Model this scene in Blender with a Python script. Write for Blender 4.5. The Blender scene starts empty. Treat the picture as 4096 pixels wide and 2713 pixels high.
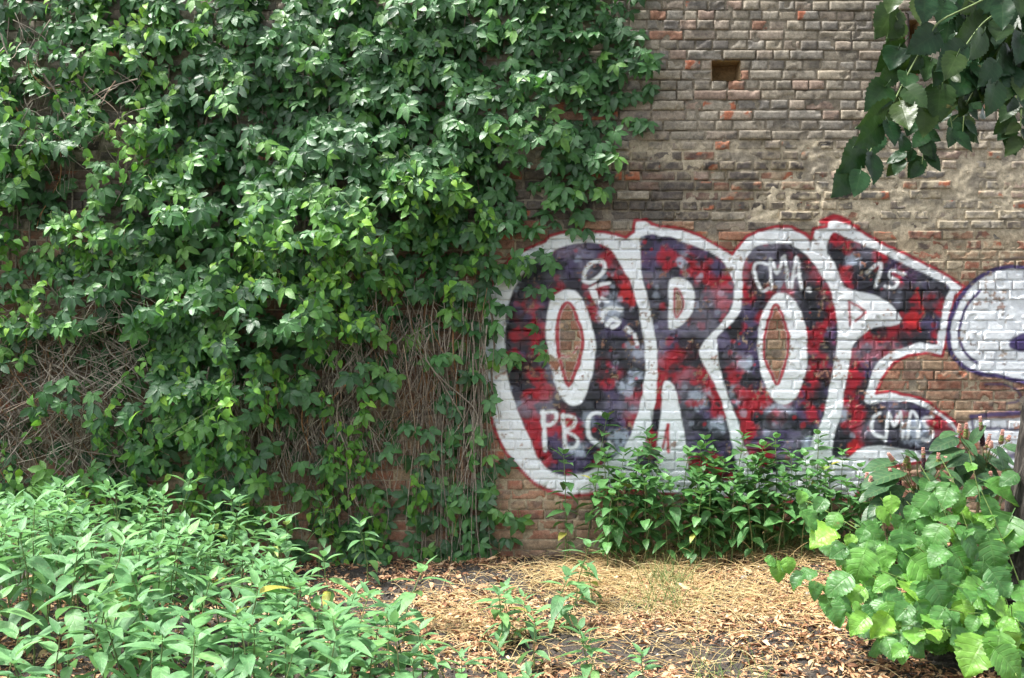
import bpy, math, random
import numpy as np
from mathutils import Matrix, Vector

random.seed(7)
rng = np.random.default_rng(7)
SC = bpy.context.scene
COL = SC.collection

# ------------------------------------------------------------------ camera, sky, sun, exposure
CAM_H, DIST, KPX = 1.69, 7.9, 1.93e-3          # camera height, distance to wall, metres per photo pixel on the wall
cam_d = bpy.data.cameras.new('camera')
cam = bpy.data.objects.new('camera', cam_d)
COL.objects.link(cam)
cam.location = (0, -DIST, CAM_H)
cam.rotation_euler = (math.radians(90), 0, 0)
cam_d.sensor_width = 36.0
cam_d.lens = 35.98
cam_d.clip_start = 0.05
cam_d.clip_end = 500
SC.camera = cam

SUN_EL, SUN_AZ = 64.0, 262.0                    # elevation; azimuth clockwise from +Y (high, from the left, grazing the wall)
world = bpy.data.worlds.new('World')
SC.world = world
world.use_nodes = True
wn, wl = world.node_tree.nodes, world.node_tree.links
wn.clear()
sky = wn.new('ShaderNodeTexSky')
sky.sky_type = 'NISHITA'
sky.sun_disc = False
sky.sun_elevation = math.radians(SUN_EL)
sky.sun_rotation = math.radians(SUN_AZ)
sky.dust_density = 3.0
hs = wn.new('ShaderNodeHueSaturation')          # hazy, milky summer sky
hs.inputs['Saturation'].default_value = 0.28
bg = wn.new('ShaderNodeBackground')
bg.inputs['Strength'].default_value = 0.15
wo = wn.new('ShaderNodeOutputWorld')
wl.new(sky.outputs[0], hs.inputs['Color'])
wl.new(hs.outputs[0], bg.inputs[0])
wl.new(bg.outputs[0], wo.inputs[0])

sun_d = bpy.data.lights.new('sun', 'SUN')
sun_d.energy = 3.1
sun_d.angle = math.radians(8)
sun_d.color = (1.0, 0.97, 0.92)
sun = bpy.data.objects.new('sun', sun_d)
COL.objects.link(sun)
_el, _az = math.radians(SUN_EL), math.radians(SUN_AZ)
_to = Vector((math.sin(_az) * math.cos(_el), math.cos(_az) * math.cos(_el), math.sin(_el)))
sun.rotation_euler = _to.to_track_quat('Z', 'Y').to_euler()
sun.location = (0, -6, 12)

SC.view_settings.view_transform = 'Standard'
SC.view_settings.look = 'None'
SC.view_settings.exposure = 1.55
SC.view_settings.gamma = 1.0
SC.render.engine = 'CYCLES'
SC.cycles.max_bounces = 6
SC.cycles.transparent_max_bounces = 4

# ------------------------------------------------------------------ helpers
DS = 4096 / 2367.0                               # overview pixels -> photo pixels

def at(px, py, Y):
    """photo pixel at world depth Y -> world point"""
    s = KPX * (DIST + Y) / DIST
    return np.array([(px - 2048) * s, Y, CAM_H - (py - 1356.5) * s])

def on_ground(px, py):
    d = CAM_H * DIST / ((py - 1356.5) * KPX)
    return (px - 2048) * KPX * d / DIST, d - DIST

_tab = np.random.default_rng(11).random((256, 256)).astype(np.float64)

def vnoise(x, y, seed=0):
    x = np.asarray(x, float) + seed * 17.31
    y = np.asarray(y, float) + seed * 5.77
    xi, yi = np.floor(x).astype(int), np.floor(y).astype(int)
    fx, fy = x - xi, y - yi
    fx, fy = fx * fx * (3 - 2 * fx), fy * fy * (3 - 2 * fy)
    a = _tab[xi & 255, yi & 255]; b = _tab[(xi + 1) & 255, yi & 255]
    c = _tab[xi & 255, (yi + 1) & 255]; d = _tab[(xi + 1) & 255, (yi + 1) & 255]
    return (a * (1 - fx) + b * fx) * (1 - fy) + (c * (1 - fx) + d * fx) * fy

def fbm(x, y, seed=0, o=3):
    v, a, t = 0, 1.0, 0
    for i in range(o):
        v = v + a * vnoise(np.asarray(x) * 2 ** i, np.asarray(y) * 2 ** i, seed + i * 3)
        t += a; a *= 0.5
    return v / t

def sstep(a, b, x):
    t = np.clip((np.asarray(x, float) - a) / (b - a), 0, 1)
    return t * t * (3 - 2 * t)

def mk_mesh(name, V, faces, mat=None, smooth=True, luv=None, col=None, paint=None):
    V = np.asarray(V, np.float32)
    me = bpy.data.meshes.new(name)
    if not isinstance(faces, (list, tuple)):
        faces = [faces]
    faces = [np.asarray(f, np.int32) for f in faces if len(f)]
    li = np.concatenate([f.ravel() for f in faces])
    tot = np.concatenate([np.full(len(f), f.shape[1], np.int32) for f in faces])
    st = np.concatenate([[0], np.cumsum(tot)[:-1]]).astype(np.int32)
    me.vertices.add(len(V)); me.vertices.foreach_set('co', V.ravel())
    me.loops.add(len(li)); me.loops.foreach_set('vertex_index', li)
    me.polygons.add(len(tot)); me.polygons.foreach_set('loop_start', st)
    if smooth:
        me.polygons.foreach_set('use_smooth', np.ones(len(tot), bool))
    me.update(calc_edges=True)
    if luv is not None:
        me.attributes.new('luv', 'FLOAT_VECTOR', 'POINT').data.foreach_set('vector', np.asarray(luv, np.float32).ravel())
    if col is not None:
        c4 = np.ones((len(V), 4), np.float32); c4[:, :3] = col
        me.attributes.new('tone', 'FLOAT_COLOR', 'POINT').data.foreach_set('color', c4.ravel())
    if paint is not None:
        me.attributes.new('paint', 'FLOAT', 'POINT').data.foreach_set('value', np.asarray(paint, np.float32))
    if mat is not None:
        me.materials.append(mat)
    return me

def link(name, data, parent=None):
    o = bpy.data.objects.new(name, data)
    COL.objects.link(o)
    if parent is not None:
        o.parent = parent
    return o

def tag(o, label=None, cat=None, group=None, kind=None):
    if label: o['label'] = label
    if cat: o['category'] = cat
    if group: o['group'] = group
    if kind: o['kind'] = kind
    return o

def empty(name, loc=(0, 0, 0), rz=0.0):
    o = bpy.data.objects.new(name, None)
    COL.objects.link(o)
    o.location = loc
    o.rotation_euler = (0, 0, rz)
    o.empty_display_size = 0.1
    return o

class Acc:
    """collects triangles of many small pieces into one mesh"""
    def __init__(s): s.V, s.F, s.L, s.n = [], [], [], 0
    def add(s, V, F, L):
        s.V.append(np.asarray(V, np.float32)); s.F.append(np.asarray(F, np.int64) + s.n)
        s.L.append(np.asarray(L, np.float32)); s.n += len(V)
    def mesh(s, name, mat, smooth=True):
        return mk_mesh(name, np.concatenate(s.V), np.concatenate(s.F), mat, smooth, luv=np.concatenate(s.L))

def tube(pts, r0, r1, sides=4, tint=0.5):
    """tapered tube along points -> verts, tris, luv"""
    pts = np.asarray(pts, float)
    n = len(pts)
    T = np.gradient(pts, axis=0)
    T /= np.linalg.norm(T, axis=1)[:, None] + 1e-9
    ref = np.where(np.abs(T[:, 2:3]) > 0.9, np.array([[1.0, 0, 0]]), np.array([[0, 0, 1.0]]))
    A = np.cross(T, ref); A /= np.linalg.norm(A, axis=1)[:, None] + 1e-9
    B = np.cross(T, A)
    r = np.linspace(r0, r1, n) if np.isscalar(r0) and np.isscalar(r1) else np.asarray(r0)
    a = np.arange(sides) * 2 * math.pi / sides
    V = pts[:, None, :] + r[:, None, None] * (np.cos(a)[None, :, None] * A[:, None, :] + np.sin(a)[None, :, None] * B[:, None, :])
    i = np.arange(n - 1)[:, None] * sides; j = np.arange(sides)[None, :]; k = (j + 1) % sides
    q = np.stack([i + j, i + k, i + sides + k, i + sides + j], -1).reshape(-1, 4)
    F = np.concatenate([q[:, [0, 1, 2]], q[:, [0, 2, 3]]])
    L = np.zeros((n * sides, 3)); L[:, 2] = tint
    return V.reshape(-1, 3), F, L

def bez(p0, p1, p2, n):
    t = np.linspace(0, 1, n)[:, None]
    return (1 - t) ** 2 * np.asarray(p0) + 2 * t * (1 - t) * np.asarray(p1) + t * t * np.asarray(p2)

# ------------------------------------------------------------------ leaf blades
def prof(a, b):
    m = a / (a + b)
    k = m ** a * (1 - m) ** b
    return lambda t: (np.clip(t, 0, 1) ** a * np.clip(1 - t, 0, 1) ** b) / k

def blade(n, L, W, pf, droop=0.15, fold=0.25, across=1, teeth=0.0, back=0.0, wav=0.0, seed=0, curl=0.0):
    """leaf blade: base at origin, tip along +Y, upper face +Z"""
    t = np.linspace(0, 1, n + 1)
    w = W * 0.5 * pf(t)
    if teeth:
        w = w * (1 + teeth * np.where(np.arange(n + 1) % 2 == 0, -1, 1) * (t > 0.12))
    u = np.linspace(-1, 1, 2 * across + 1)
    tt, uu = np.meshgrid(t, u, indexing='ij')
    ww = np.repeat(w[:, None], len(u), 1)
    X = uu * ww
    Y = tt * L - back * L * np.abs(uu) * (1 - tt) ** 4
    Z = -droop * L * tt ** 2 + fold * np.abs(X) - curl * X * X / max(W, 1e-6)
    if wav:
        Z = Z + wav * L * (fbm(tt * 4 + seed, uu * 2 + 5, seed, 2) - 0.5) * (0.3 + np.abs(uu))
    V = np.stack([X, Y, Z], -1).reshape(-1, 3)
    m = len(u)
    i, j = np.meshgrid(np.arange(n), np.arange(m - 1), indexing='ij')
    a = (i * m + j).ravel()
    F = np.concatenate([np.stack([a, a + 1, a + m + 1], -1), np.stack([a, a + m + 1, a + m], -1)])
    LUV = np.stack([uu, tt, np.zeros_like(tt)], -1).reshape(-1, 3)
    # drop the degenerate slivers at base and tip
    ar = np.linalg.norm(np.cross(V[F[:, 1]] - V[F[:, 0]], V[F[:, 2]] - V[F[:, 0]]), axis=1)
    return V, F[ar > 1e-10], LUV

def rot_place(V, ang_z, tilt=0.0, off=(0, 0, 0)):
    R = np.array(Matrix.Rotation(ang_z, 3, 'Z') @ Matrix.Rotation(tilt, 3, 'X'))
    return V @ R.T + np.asarray(off)

def frames(T, N):
    T = T / (np.linalg.norm(T, axis=1)[:, None] + 1e-9)
    N = N - T * np.sum(N * T, 1)[:, None]
    N = N / (np.linalg.norm(N, axis=1)[:, None] + 1e-9)
    X = np.cross(T, N)
    return np.stack([X, T, N], -1)

def scatter(acc, bases, pos, T, N, sc, tint):
    R = frames(T, N)
    pick = rng.integers(0, len(bases), len(pos))
    for b, (V, F, L) in enumerate(bases):
        idx = np.where(pick == b)[0]
        if not len(idx): continue
        VV = np.einsum('nij,vj->nvi', R[idx], V) * sc[idx][:, None, None] + pos[idx][:, None, :]
        FF = F[None] + (np.arange(len(idx)) * len(V))[:, None, None]
        LL = np.repeat(L[None], len(idx), 0).copy(); LL[..., 2] = tint[idx][:, None]
        acc.add(VV.reshape(-1, 3), FF.reshape(-1, 3), LL.reshape(-1, 3))

def mat44(pos, T, N, s):
    R = frames(np.asarray([T], float), np.asarray([N], float))[0] * s
    M = Matrix.Identity(4)
    for i in range(3):
        for j in range(3): M[i][j] = R[i, j]
        M[i][3] = pos[i]
    return M

# ------------------------------------------------------------------ materials
def new_mat(name):
    m = bpy.data.materials.new(name); m.use_nodes = True
    n = m.node_tree.nodes; n.clear()
    out = n.new('ShaderNodeOutputMaterial')
    b = n.new('ShaderNodeBsdfPrincipled')
    m.node_tree.links.new(b.outputs[0], out.inputs[0])
    return m, n, m.node_tree.links, b, out

def ramp(n, stops):
    r = n.new('ShaderNodeValToRGB')
    els = r.color_ramp.elements
    while len(els) > 1: els.remove(els[-1])
    els[0].position, els[0].color = stops[0][0], (*stops[0][1], 1)
    for p, c in stops[1:]:
        e = els.new(p); e.color = (*c, 1)
    return r

def leaf_mat(name, stops, rough=0.45, trans=0.25, tcol=(0.25, 0.45, 0.05), vein=0.35, spec=0.5, veins=6.0, bump=0.25):
    m, n, l, b, out = new_mat(name)
    at_ = n.new('ShaderNodeAttribute'); at_.attribute_name = 'luv'
    sep = n.new('ShaderNodeSeparateXYZ'); l.new(at_.outputs['Vector'], sep.inputs[0])
    oi = n.new('ShaderNodeObjectInfo')
    add = n.new('ShaderNodeMath'); add.operation = 'ADD'; l.new(oi.outputs['Random'], add.inputs[0]); l.new(sep.outputs['Z'], add.inputs[1])
    fr = n.new('ShaderNodeMath'); fr.operation = 'FRACT'; l.new(add.outputs[0], fr.inputs[0])
    r = ramp(n, stops); l.new(fr.outputs[0], r.inputs[0])
    # veins: midrib plus slanted side veins
    au = n.new('ShaderNodeMath'); au.operation = 'ABSOLUTE'; l.new(sep.outputs['X'], au.inputs[0])
    m1 = n.new('ShaderNodeMath'); m1.operation = 'MULTIPLY_ADD'; l.new(sep.outputs['Y'], m1.inputs[0]); m1.inputs[1].default_value = veins
    m2 = n.new('ShaderNodeMath'); m2.operation = 'MULTIPLY'; l.new(au.outputs[0], m2.inputs[0]); m2.inputs[1].default_value = -1.5
    l.new(m2.outputs[0], m1.inputs[2])
    pp = n.new('ShaderNodeMath'); pp.operation = 'PINGPONG'; l.new(m1.outputs[0], pp.inputs[0]); pp.inputs[1].default_value = 0.5
    s1 = n.new('ShaderNodeMapRange'); s1.inputs['From Min'].default_value = 0.0; s1.inputs['From Max'].default_value = 0.14
    s1.inputs['To Min'].default_value = 1.0; s1.inputs['To Max'].default_value = 0.0; l.new(pp.outputs[0], s1.inputs['Value'])
    s2 = n.new('ShaderNodeMapRange'); s2.inputs['From Min'].default_value = 0.0; s2.inputs['From Max'].default_value = 0.1
    s2.inputs['To Min'].default_value = 1.0; s2.inputs['To Max'].default_value = 0.0; l.new(au.outputs[0], s2.inputs['Value'])
    mx = n.new('ShaderNodeMath'); mx.operation = 'MAXIMUM'; l.new(s1.outputs[0], mx.inputs[0]); l.new(s2.outputs[0], mx.inputs[1])
    mv = n.new('ShaderNodeMath'); mv.operation = 'MULTIPLY'; l.new(mx.outputs[0], mv.inputs[0]); mv.inputs[1].default_value = vein
    geo = n.new('ShaderNodeNewGeometry')
    nz = n.new('ShaderNodeTexNoise'); nz.inputs['Scale'].default_value = 28; nz.inputs['Detail'].default_value = 3; l.new(geo.outputs['Position'], nz.inputs['Vector'])
    hv = n.new('ShaderNodeHueSaturation'); l.new(r.outputs[0], hv.inputs['Color'])
    vr = n.new('ShaderNodeMapRange'); vr.inputs['From Min'].default_value = 0.3; vr.inputs['From Max'].default_value = 0.7
    vr.inputs['To Min'].default_value = 0.72; vr.inputs['To Max'].default_value = 1.28; l.new(nz.outputs[0], vr.inputs['Value'])
    l.new(vr.outputs[0], hv.inputs['Value'])
    mc = n.new('ShaderNodeMix'); mc.data_type = 'RGBA'; mc.blend_type = 'MIX'
    l.new(mv.outputs[0], mc.inputs['Factor']); l.new(hv.outputs[0], mc.inputs['A'])
    lt = n.new('ShaderNodeMix'); lt.data_type = 'RGBA'; lt.inputs['Factor'].default_value = 0.35
    l.new(hv.outputs[0], lt.inputs['A']); lt.inputs['B'].default_value = (0.42, 0.5, 0.2, 1)
    l.new(lt.outputs['Result'], mc.inputs['B'])
    # paler underside
    bf = n.new('ShaderNodeMix'); bf.data_type = 'RGBA'
    mb = n.new('ShaderNodeMath'); mb.operation = 'MULTIPLY'; mb.inputs[1].default_value = 0.3
    l.new(geo.outputs['Backfacing'], mb.inputs[0]); l.new(mb.outputs[0], bf.inputs['Factor'])
    l.new(mc.outputs['Result'], bf.inputs['A']); bf.inputs['B'].default_value = (0.16, 0.24, 0.10, 1)
    nb = n.new('ShaderNodeTexNoise'); nb.inputs['Scale'].default_value = 17; nb.inputs['Detail'].default_value = 5; nb.inputs['Roughness'].default_value = 0.7
    l.new(geo.outputs['Position'], nb.inputs['Vector'])
    bs = n.new('ShaderNodeMapRange'); bs.inputs['From Min'].default_value = 0.66; bs.inputs['From Max'].default_value = 0.71; bs.inputs['To Max'].default_value = 0.75
    l.new(nb.outputs[0], bs.inputs['Value'])
    bl = n.new('ShaderNodeMix'); bl.data_type = 'RGBA'; l.new(bs.outputs[0], bl.inputs['Factor']); l.new(bf.outputs['Result'], bl.inputs['A'])
    bl.inputs['B'].default_value = (0.17, 0.13, 0.045, 1)
    l.new(bl.outputs['Result'], b.inputs['Base Color'])
    b.inputs['Roughness'].default_value = rough
    b.inputs['Specular IOR Level'].default_value = spec
    bp = n.new('ShaderNodeBump'); bp.inputs['Strength'].default_value = bump; bp.inputs['Distance'].default_value = 0.004
    inv = n.new('ShaderNodeMath'); inv.operation = 'MULTIPLY_ADD'; inv.inputs[1].default_value = -1.0
    l.new(mx.outputs[0], inv.inputs[0]); l.new(nz.outputs[0], inv.inputs[2])
    l.new(inv.outputs[0], bp.inputs['Height']); l.new(bp.outputs[0], b.inputs['Normal'])
    tr = n.new('ShaderNodeBsdfTranslucent')
    tm = n.new('ShaderNodeMix'); tm.data_type = 'RGBA'; tm.inputs['Factor'].default_value = 0.6
    l.new(hv.outputs[0], tm.inputs['A']); tm.inputs['B'].default_value = (*tcol, 1)
    l.new(tm.outputs['Result'], tr.inputs['Color'])
    ms = n.new('ShaderNodeMixShader'); ms.inputs[0].default_value = trans
    l.new(b.outputs[0], ms.inputs[1]); l.new(tr.outputs[0], ms.inputs[2]); l.new(ms.outputs[0], out.inputs[0])
    return m

def tint_mat(name, stops, rough=0.8, noise=60, bump=0.3):
    """matte material whose colour is picked from a ramp by the piece's own tint"""
    m, n, l, b, out = new_mat(name)
    at_ = n.new('ShaderNodeAttribute'); at_.attribute_name = 'luv'
    sep = n.new('ShaderNodeSeparateXYZ'); l.new(at_.outputs['Vector'], sep.inputs[0])
    r = ramp(n, stops); l.new(sep.outputs['Z'], r.inputs[0])
    geo = n.new('ShaderNodeNewGeometry')
    nz = n.new('ShaderNodeTexNoise'); nz.inputs['Scale'].default_value = noise; nz.inputs['Detail'].default_value = 4
    l.new(geo.outputs['Position'], nz.inputs['Vector'])
    hv = n.new('ShaderNodeHueSaturation'); l.new(r.outputs[0], hv.inputs['Color'])
    vr = n.new('ShaderNodeMapRange'); vr.inputs['From Min'].default_value = 0.3; vr.inputs['From Max'].default_value = 0.7
    vr.inputs['To Min'].default_value = 0.65; vr.inputs['To Max'].default_value = 1.3; l.new(nz.outputs[0], vr.inputs['Value'])
    l.new(vr.outputs[0], hv.inputs['Value']); l.new(hv.outputs[0], b.inputs['Base Color'])
    b.inputs['Roughness'].default_value = rough
    bp = n.new('ShaderNodeBump'); bp.inputs['Strength'].default_value = bump; bp.inputs['Distance'].default_value = 0.003
    l.new(nz.outputs[0], bp.inputs['Height']); l.new(bp.outputs[0], b.inputs['Normal'])
    return m

def wall_mat():
    m, n, l, b, out = new_mat('masonry')
    at_ = n.new('ShaderNodeAttribute'); at_.attribute_name = 'tone'
    pa = n.new('ShaderNodeAttribute'); pa.attribute_name = 'paint'
    geo = n.new('ShaderNodeNewGeometry')
    n1 = n.new('ShaderNodeTexNoise'); n1.inputs['Scale'].default_value = 38; n1.inputs['Detail'].default_value = 6; n1.inputs['Roughness'].default_value = 0.7
    n2 = n.new('ShaderNodeTexNoise'); n2.inputs['Scale'].default_value = 170; n2.inputs['Detail'].default_value = 4
    for q in (n1, n2): l.new(geo.outputs['Position'], q.inputs['Vector'])
    # strength of the grain: strong on bare masonry, weak on paint
    v1 = n.new('ShaderNodeMapRange'); v1.inputs['From Min'].default_value = 0.3; v1.inputs['From Max'].default_value = 0.7
    v1.inputs['To Min'].default_value = 0.62; v1.inputs['To Max'].default_value = 1.38; l.new(n1.outputs[0], v1.inputs['Value'])
    v2 = n.new('ShaderNodeMapRange'); v2.inputs['From Min'].default_value = 0.3; v2.inputs['From Max'].default_value = 0.7
    v2.inputs['To Min'].default_value = 0.8; v2.inputs['To Max'].default_value = 1.2; l.new(n2.outputs[0], v2.inputs['Value'])
    mm = n.new('ShaderNodeMath'); mm.operation = 'MULTIPLY'; l.new(v1.outputs[0], mm.inputs[0]); l.new(v2.outputs[0], mm.inputs[1])
    mf = n.new('ShaderNodeMix'); mf.data_type = 'FLOAT'; l.new(pa.outputs['Fac'], mf.inputs['Factor']); l.new(mm.outputs[0], mf.inputs['A'])
    pv = n.new('ShaderNodeMapRange'); pv.inputs['From Min'].default_value = 0.3; pv.inputs['From Max'].default_value = 0.7
    pv.inputs['To Min'].default_value = 0.9; pv.inputs['To Max'].default_value = 1.06; l.new(n1.outputs[0], pv.inputs['Value'])
    l.new(pv.outputs[0], mf.inputs['B'])
    hv = n.new('ShaderNodeHueSaturation'); l.new(at_.outputs['Color'], hv.inputs['Color']); l.new(mf.outputs[0], hv.inputs['Value'])
    # old lime and dust specks on bare brick
    n3 = n.new('ShaderNodeTexNoise'); n3.inputs['Scale'].default_value = 22; n3.inputs['Detail'].default_value = 7; n3.inputs['Roughness'].default_value = 0.75
    l.new(geo.outputs['Position'], n3.inputs['Vector'])
    sp = n.new('ShaderNodeMapRange'); sp.inputs['From Min'].default_value = 0.56; sp.inputs['From Max'].default_value = 0.7
    sp.inputs['To Min'].default_value = 0.0; sp.inputs['To Max'].default_value = 0.55; l.new(n3.outputs[0], sp.inputs['Value'])
    ip = n.new('ShaderNodeMath'); ip.operation = 'SUBTRACT'; ip.inputs[0].default_value = 1.0; l.new(pa.outputs['Fac'], ip.inputs[1])
    sf = n.new('ShaderNodeMath'); sf.operation = 'MULTIPLY'; l.new(sp.outputs[0], sf.inputs[0]); l.new(ip.outputs[0], sf.inputs[1])
    mx = n.new('ShaderNodeMix'); mx.data_type = 'RGBA'; l.new(sf.outputs[0], mx.inputs['Factor']); l.new(hv.outputs[0], mx.inputs['A'])
    mx.inputs['B'].default_value = (0.30, 0.26, 0.19, 1)
    l.new(mx.outputs['Result'], b.inputs['Base Color'])
    rr = n.new('ShaderNodeMapRange'); rr.inputs['To Min'].default_value = 0.92; rr.inputs['To Max'].default_value = 0.42; l.new(pa.outputs['Fac'], rr.inputs['Value'])
    l.new(rr.outputs[0], b.inputs['Roughness'])
    b.inputs['Specular IOR Level'].default_value = 0.4
    ad = n.new('ShaderNodeMath'); ad.operation = 'MULTIPLY_ADD'; l.new(n2.outputs[0], ad.inputs[0]); ad.inputs[1].default_value = 0.45; l.new(n1.outputs[0], ad.inputs[2])
    bp = n.new('ShaderNodeBump'); bp.inputs['Strength'].default_value = 0.6; bp.inputs['Distance'].default_value = 0.006
    l.new(ad.outputs[0], bp.inputs['Height']); l.new(bp.outputs[0], b.inputs['Normal'])
    return m

M_WALL = wall_mat()
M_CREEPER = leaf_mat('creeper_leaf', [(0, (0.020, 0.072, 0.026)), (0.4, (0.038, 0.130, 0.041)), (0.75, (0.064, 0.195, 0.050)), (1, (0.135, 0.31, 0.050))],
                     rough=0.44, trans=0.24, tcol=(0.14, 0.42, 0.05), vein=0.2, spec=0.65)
M_VINE = leaf_mat('climber_leaf', [(0, (0.055, 0.16, 0.028)), (0.45, (0.095, 0.25, 0.036)), (0.8, (0.16, 0.36, 0.042)), (1, (0.26, 0.47, 0.05))],
                  rough=0.46, trans=0.32, tcol=(0.24, 0.58, 0.05), vein=0.2, spec=.4)
M_WEED = leaf_mat('sunflower_weed_leaf', [(0, (0.090, 0.215, 0.090)), (0.5, (0.125, 0.285, 0.115)), (0.9, (0.165, 0.35, 0.13)), (0.985, (0.19, 0.37, 0.12)), (0.993, (0.36, 0.36, 0.06)), (1, (0.42, 0.38, 0.08))],
                  rough=0.5, trans=0.30, tcol=(0.26, 0.56, 0.16), vein=0.25, spec=0.45)
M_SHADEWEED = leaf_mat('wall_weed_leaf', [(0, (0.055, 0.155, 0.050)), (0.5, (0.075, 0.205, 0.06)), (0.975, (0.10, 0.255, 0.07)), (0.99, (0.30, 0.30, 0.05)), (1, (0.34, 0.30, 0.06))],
                       rough=0.45, trans=0.22, tcol=(0.18, 0.42, 0.07), vein=0.25, spec=0.5)  # darker copy of the weed green, the wall's shade put into the colour
M_POKE = leaf_mat('pokeweed_leaf', [(0, (0.030, 0.085, 0.035)), (0.6, (0.042, 0.11, 0.042)), (1, (0.06, 0.15, 0.05))], rough=0.45, trans=0.15, tcol=(0.12, 0.3, 0.05), vein=0.35, veins=8)
M_LINDEN = leaf_mat('linden_shoot_leaf', [(0, (0.045, 0.145, 0.034)), (0.5, (0.068, 0.20, 0.040)), (0.8, (0.115, 0.295, 0.042)), (1, (0.20, 0.40, 0.045))],
                    rough=0.44, trans=0.24, tcol=(0.26, 0.55, 0.06), vein=0.22, veins=6, bump=0.38)
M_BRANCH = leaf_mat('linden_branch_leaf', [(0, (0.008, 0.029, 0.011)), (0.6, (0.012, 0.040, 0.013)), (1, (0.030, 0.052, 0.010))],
                    rough=0.36, trans=0.12, tcol=(0.10, 0.22, 0.03), spec=.22, vein=0.06, veins=7, bump=0.08)  # linden green darkened; the colour stands in for shade under the crown
M_STEM = tint_mat('green_stem', [(0, (0.10, 0.16, 0.05)), (0.6, (0.14, 0.20, 0.06)), (1, (0.16, 0.12, 0.06))], rough=0.6)
M_DRY = tint_mat('dry_stem', [(0, (0.10, 0.078, 0.06)), (0.4, (0.22, 0.18, 0.14)), (0.75, (0.38, 0.33, 0.27)), (0.92, (0.50, 0.44, 0.36)), (1, (0.34, 0.18, 0.085))], rough=0.85)
M_LITTER = tint_mat('leaf_litter', [(0, (0.13, 0.06, 0.035)), (0.25, (0.28, 0.13, 0.065)), (0.5, (0.44, 0.24, 0.125)), (0.75, (0.60, 0.39, 0.22)), (1, (0.72, 0.55, 0.35))], rough=0.7, noise=90)
M_STRAW = tint_mat('dry_grass', [(0, (0.40, 0.27, 0.11)), (0.6, (0.58, 0.43, 0.20)), (1, (0.68, 0.55, 0.30))], rough=0.6)
M_GRASS = tint_mat('green_grass', [(0, (0.10, 0.17, 0.04)), (0.6, (0.17, 0.24, 0.07)), (1, (0.35, 0.33, 0.13))], rough=0.6)
M_BERRY = tint_mat('pokeweed_berry', [(0, (0.020, 0.006, 0.012)), (0.3, (0.06, 0.012, 0.025)), (0.45, (0.22, 0.05, 0.06)), (0.6, (0.20, 0.26, 0.06)), (0.8, (0.50, 0.20, 0.17)), (1, (0.62, 0.36, 0.28))], rough=0.35)
M_IRON = tint_mat('rusty_iron', [(0, (0.035, 0.026, 0.022)), (1, (0.06, 0.035, 0.025))], rough=0.8)
M_STONE = tint_mat('stone', [(0, (0.22, 0.21, 0.19)), (1, (0.42, 0.40, 0.36))], rough=0.9, noise=40)

def soil_mat():
    m, n, l, b, out = new_mat('soil')
    geo = n.new('ShaderNodeNewGeometry')
    n1 = n.new('ShaderNodeTexNoise'); n1.inputs['Scale'].default_value = 9; n1.inputs['Detail'].default_value = 8; n1.inputs['Roughness'].default_value = 0.7
    n2 = n.new('ShaderNodeTexNoise'); n2.inputs['Scale'].default_value = 120; n2.inputs['Detail'].default_value = 4
    vo = n.new('ShaderNodeTexVoronoi'); vo.inputs['Scale'].default_value = 75
    for q in (n1, n2, vo): l.new(geo.outputs['Position'], q.inputs['Vector'])
    r = ramp(n, [(0.3, (0.028, 0.024, 0.022)), (0.5, (0.050, 0.042, 0.036)), (0.62, (0.085, 0.066, 0.048)), (0.75, (0.16, 0.11, 0.07))])
    l.new(n1.outputs[0], r.inputs[0])
    sp = n.new('ShaderNodeMapRange'); sp.inputs['From Min'].default_value = 0.70; sp.inputs['From Max'].default_value = 0.74
    l.new(n2.outputs[0], sp.inputs['Value'])
    mx = n.new('ShaderNodeMix'); mx.data_type = 'RGBA'; l.new(sp.outputs[0], mx.inputs['Factor']); l.new(r.outputs[0], mx.inputs['A'])
    mx.inputs['B'].default_value = (0.35, 0.33, 0.29, 1)
    l.new(mx.outputs['Result'], b.inputs['Base Color']); b.inputs['Roughness'].default_value = 0.95
    ad = n.new('ShaderNodeMath'); ad.operation = 'MULTIPLY_ADD'; l.new(vo.outputs['Distance'], ad.inputs[0]); ad.inputs[1].default_value = -0.6; l.new(n2.outputs[0], ad.inputs[2])
    bp = n.new('ShaderNodeBump'); bp.inputs['Strength'].default_value = 0.9; bp.inputs['Distance'].default_value = 0.015
    l.new(ad.outputs[0], bp.inputs['Height']); l.new(bp.outputs[0], b.inputs['Normal'])
    return m
M_SOIL = soil_mat()

def bark_mat():
    m, n, l, b, out = new_mat('bark')
    geo = n.new('ShaderNodeNewGeometry')
    mp = n.new('ShaderNodeMapping'); mp.inputs['Scale'].default_value = (26, 26, 5); l.new(geo.outputs['Position'], mp.inputs['Vector'])
    n1 = n.new('ShaderNodeTexNoise'); n1.inputs['Scale'].default_value = 1.4; n1.inputs['Detail'].default_value = 7; n1.inputs['Distortion'].default_value = 0.5
    l.new(mp.outputs[0], n1.inputs['Vector'])
    r = ramp(n, [(0.36, (0.012, 0.010, 0.008)), (0.5, (0.040, 0.033, 0.027)), (0.64, (0.10, 0.088, 0.075))])
    l.new(n1.outputs[0], r.inputs[0]); l.new(r.outputs[0], b.inputs['Base Color']); b.inputs['Roughness'].default_value = 0.95
    bp = n.new('ShaderNodeBump'); bp.inputs['Strength'].default_value = 1.0; bp.inputs['Distance'].default_value = 0.03
    l.new(n1.outputs[0], bp.inputs['Height']); l.new(bp.outputs[0], b.inputs['Normal'])
    return m
M_BARK = bark_mat()

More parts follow.
